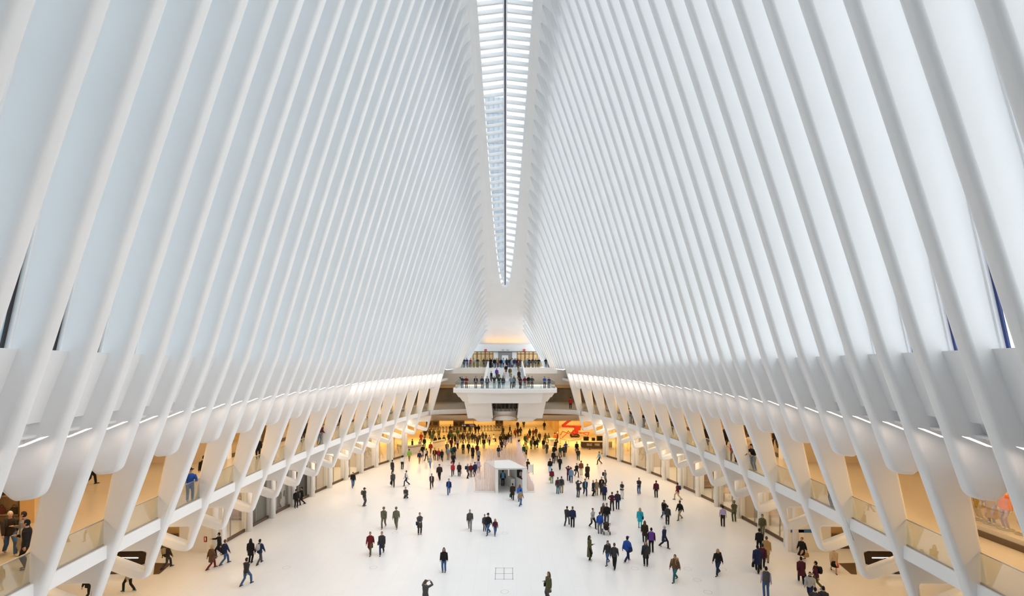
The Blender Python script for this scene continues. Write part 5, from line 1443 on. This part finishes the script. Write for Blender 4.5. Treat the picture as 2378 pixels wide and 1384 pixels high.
# --- left gallery
P('N',120,880,'walk',60,'jacket','dbrown','denim','grey-haired man with backpack walking on the near left gallery','short','silver', lev='m', pack='char', shoes='lgrey')
P('N',290,905,'phone',-60,'jacket','grey','khaki','woman in grey cardigan with a dark red bag on the near left gallery','short','dbrown', lev='m', sling='dred', shoes='lgrey')
P('N',330,1050,'phone',-60,'jacket','black','black','man in black suit looking at his phone by the near left gallery glass','short','black', lev='m', h=1.78, inner='lgrey')
P('N',10,905,'walk',60,'jacket','black','denim','dark-jacketed person in blue jeans at the left picture edge on the gallery','short','brown', lev='m')
P('N',455,880,'stand',-60,'jacket','maroon','black','person in plum clothes mostly hidden behind the nearest full rib, left gallery','short','brown', lev='m')
P('P',441,1179,'rail',40,'jacket','blue','denim','man in blue jacket and wide-brimmed hat leaning on the gallery rail', lev='m', hat='brim', hatc='dbrown', h=1.8)
P('L',480,793,'walk',150,'jacket','black','black','legs of a dark figure deep on the left gallery floor', lev='m')
P('L',1085,790,'stand',-150,'jacket','black','black','dark-backed person beside the rib behind the man in the hat', lev='m')
P('M',228,656,'stand',20,'jacket','black','black','woman in black standing on the left gallery before the shelves','short','black', lev='m', h=1.68)
P('M',466,572,'walk',30,'jacket','dbrown','char','person in brown jacket walking on the left gallery', lev='m')
P('M',484,545,'stand',160,'jacket','char','char','darker person behind the brown jacket on the left gallery', lev='m')
P('M',553,598,'rail',60,'jacket','maroon','denim','person in plum leaning on the left gallery rail, left of two', lev='m')
P('M',572,590,'rail',60,'jacket','dred','ldenim','person in dark red leaning on the left gallery rail, right of two', lev='m')
P('M',664,490,'stand',160,'jacket','black','black','dark figure on the left gallery far along towards the balcony', lev='m')
# --- right gallery
P('E',450,296,'stand',180,'longcoat','dbrown','black','person in long dark robe on the right gallery', lev='m')
P('E',690,306,'stand',120,'jacket','black','black','dark figure leaning beside a rib on the right gallery', lev='m')
P('E',795,527,'walk',170,'jacket','red','navy','person in red jacket and navy trousers on the right gallery', lev='m')
P('E',985,440,'stand',180,'jacket','beige','beige','person in cream top on the right gallery behind the man in black sweater', lev='m')
P('E',1050,712,'rail',-60,'shirt','black','denim','man in black sweater and jeans leaning on the right gallery glass', lev='m', hat='cap', hatc='dbrown', h=1.8)
P('E',1330,330,'walk',170,'jacket','char','black','pair of dark legs below a rounded lobe, deep on the right gallery', lev='m')
P('H',845,335,'stand',-170,'jacket','khaki','dgrey','person in mustard top with black bag by the right gallery glass','bun','black', lev='m', sling='black')
P('R',310,470,'stand',-150,'jacket','rust','dbrown','person in rust top on the right gallery, farther along', lev='m')
P('R',376,488,'stand',170,'jacket','char','black','dark figure against the rail of the right gallery next to the rust top', lev='m')
P('R',450,490,'walk',-40,'jacket','black','char','dark figure walking on the right gallery above the lift', lev='m')
P('R',515,490,'walkr',150,'jacket','black','black','dark figure with a bag on the right gallery', lev='m')
P('R',595,532,'stand',180,'jacket','dgrey','black','person in grey with dark trousers at the right gallery rail', lev='m')
P('R',57,388,'stand',170,'jacket','red','black','person in red at the end of the right gallery near the balcony block', lev='m')
# --- upper balcony
UB = [(405,'stand',0,'coat','dgrey','dgrey','black','woman in dark coat, first person at the left end of the upper balcony','long'),
 (487,'stand',30,'jacket','char','navy','navy','person in dark top left of the bright blue one on the upper balcony','short'),
 (512,'rail',-20,'jacket','blue','navy','navy','person in bright blue top leaning on the left upper balcony rail','short'),
 (570,'hold',0,'jacket','red','ldenim','navy','person in red top at the left upper balcony rail','short'),
 (608,'rail',0,'jacket','lgrey','mustard','khaki','person with a yellow skirt at the left upper balcony rail','short'),
 (685,'rail',10,'jacket','dgreen','teal','teal','person in dark green jacket on the upper balcony','short'),
 (775,'rail',0,'jacket','char','dgrey','dgrey','dark-clothed person nearest the left end of the white sign stand, upper balcony','long'),
 (803,'rail',0,'jacket','brown','dgrey','dgrey','person in brown top leaning left of the stair on the upper balcony','short'),
 (832,'rail',0,'jacket','black','black','black','person in black right beside the left stair wall on the upper balcony','short'),
 (1380,'rail',0,'jacket','khaki','khaki','khaki','person in khaki jacket just right of the stair on the upper balcony','short'),
 (1440,'stand',10,'jacket','black','dgrey','dgrey','dark figure, left of two close together right of the khaki jacket','short'),
 (1467,'stand',-10,'coat','char','dgrey','dgrey','dark figure, right of two close together right of the khaki jacket','long'),
 (1522,'hold',0,'jacket','dgrey','khaki','khaki','person in grey looking down at the right upper balcony rail','short'),
 (1567,'rail',0,'jacket','black','dgrey','dgrey','person in black leaning on the right upper balcony rail','short'),
 (1683,'rail',0,'jacket','black','denim','denim','person in jeans bending over the rail, third from the right end of the balcony','short'),
 (1732,'rail',0,'jacket','dbrown','denim','denim','person in brown, second from the right end of the upper balcony','short'),
 (1795,'hold',0,'jacket','black','dgrey','dgrey','person in black, last one at the right end of the upper balcony','short')]
for i, (X, ps, fc, tp, tc, bc, _b, lab, hr) in enumerate(UB):
    P('U',X,465,ps,fc,tp,tc,bc,lab,hr,('dbrown','black','brown')[i%3], lev='u', h=1.70+.03*(i%3))
TB = [(870,86.0,'dgrey','stand'),(900,88.5,'lgrey','walk'),(935,85.0,'black','stand'),(962,87,'khaki','walk'),(985,90,'rust','stand'),(1030,84.6,'black','walk'),(1062,88,'sky','stand'),(1110,86,'dbrown','walk'),
      (1140,89.5,'char','stand'),(1165,87,'navy','stand'),(1192,85.5,'lgrey','walk'),(1222,84.8,'navy','walk'),(1245,89,'dgrey','stand'),(1275,85.2,'maroon','stand'),(1310,88.2,'brown','walk'),(1385,88.6,'turq','stand'),(1420,88,'sky','walk')]
NM = {'dgrey':'dark grey','lgrey':'pale grey','khaki':'khaki','rust':'rust-coloured','sky':'light blue','dbrown':'dark brown','char':'charcoal','navy':'navy','maroon':'plum','brown':'brown','turq':'turquoise','black':'black'}
WH = ['nearest the left stair wall','behind the left stair wall','at the top step, left','in the doorway crowd, left','near the glazed doors, left','with back to the stair, at the top step','by the central door','coming to the top step, centre',
      'under the central door','right of the central door','beside the navy jacket at the top step','at the top step right of centre','near the right doors','against the right stair wall','behind the right stair wall','farther back right of the stair','walking right of the stair']
for i, (X, yy, c, ps) in enumerate(TB):
    P('U',X,465,ps,(180,0,170,10)[i%4],('jacket','coat','puffer')[i%3],c,('navy','black','denim')[i%3],'person in %s on the upper balcony %s' % (NM[c], WH[i]),('short','long')[i%2],('dbrown','black','blond')[i%3], lev='u', at=yy, h=1.68+.03*(i%4))
# --- stair
P('U',885,635,'walk',0,'jacket','white','black','person in white top and black vest coming down the left side of the stair', lev='s', step=3, vest='black')
P('U',965,600,'walk',0,'jacket','purple','navy','person in violet jacket on the stair', lev='s', step=6, scarf='red')
P('U',990,650,'walkr',0,'jacket','olive','black','person in black and yellow-green top low on the stair', 'short','dbrown', lev='s', step=2)
P('U',1070,640,'walk',0,'jacket','lgrey','khaki','person in pale top low on the middle of the stair', lev='s', step=2, h=1.66)
P('U',1100,535,'walkr',0,'jacket','black','black','woman in black with a short red-trimmed skirt high on the stair', 'long','dbrown', lev='s', step=10, skirt='dred', h=1.66)
P('U',1160,600,'walk',0,'jacket','olive','khaki','person in olive jacket and khaki trousers in the middle of the stair','short','ginger', lev='s', step=7, bag=('khaki','khaki bag of the person in olive on the stair'))
P('U',1290,640,'walk',0,'coat','dbrown','black','woman in dark brown coat on the right of the stair with an orange bag','long','dbrown', lev='s', step=4, bag=('mustard','orange bag at the right side of the stair'), bagside=-1)
P('U',1283,480,'walk',0,'jacket','brown','khaki','person in brown at the top right of the stair','short','blond', lev='s', step=13)
# --- landing
LB = [(462,'wave',0,'jacket','navy','denim','person shading the eyes with one hand, leftmost on the landing','short',{}),
 (507,'rail',0,'coat','dred','dred','person in dark red coat, second from the left on the landing','short',{}),
 (660,'stand',0,'jacket','black','char','man in open black jacket over a pale violet shirt on the landing','short',dict(inner='lilac')),
 (752,'stand',20,'jacket','navy','navy','person in blue jacket and dark trousers right of the violet shirt on the landing','short',{}),
 (828,'stand',0,'jacket','dgrey','black','person in grey and white striped jersey on the landing','short',dict(inner='lgrey')),
 (930,'photo',0,'jacket','char','lgrey','person in black top and pale trousers taking a picture from the landing','short',{}),
 (1003,'photo',0,'jacket','dgreen','teal','person in dark green top and jeans taking a picture from the landing','short',{}),
 (1060,'stand',0,'coat','char','sky','woman in a dark jacket over a long pale blue striped dress on the landing','long',dict(skirt='sky')),
 (1182,'hips',0,'jacket','ldenim','char','person in denim jacket with hands on hips on the landing','short',dict(inner='lgrey')),
 (1310,'stand',150,'coat','maroon','dgreen','long-haired woman in plum on the right of the landing','long',{}),
 (1377,'rail',0,'jacket','dred','lgrey','woman in red top and pale trousers on the landing','long',{}),
 (1480,'rail',0,'jacket','dgrey','char','person in grey patterned top leaning on the landing rail','short',{}),
 (1665,'hold',0,'jacket','blue','navy','person in royal blue jacket near the right end of the landing','short',{}),
 (1728,'phone',-20,'jacket','navy','denim','smaller person in navy with a white bag, rightmost on the landing','short',dict(h=1.58))]
for i, (X, ps, fc, tp, tc, bc, lab, hr, kw) in enumerate(LB):
    kw = dict(kw); kw.setdefault('h', 1.70+.03*(i%3))
    P('U',X,780,ps,fc,tp,tc,bc,lab,hr,('dbrown','black','brown')[i%3], lev='l', **kw)
P('U',1218,750,'stand',20,'jacket','olive','black','blond person in dark green just behind the denim jacket, landing','long','blond', lev='l', at=71.5)
P('U',1430,750,'stand',10,'jacket','black','char','man in black behind the red top on the landing','short','black', lev='l', at=71.5)
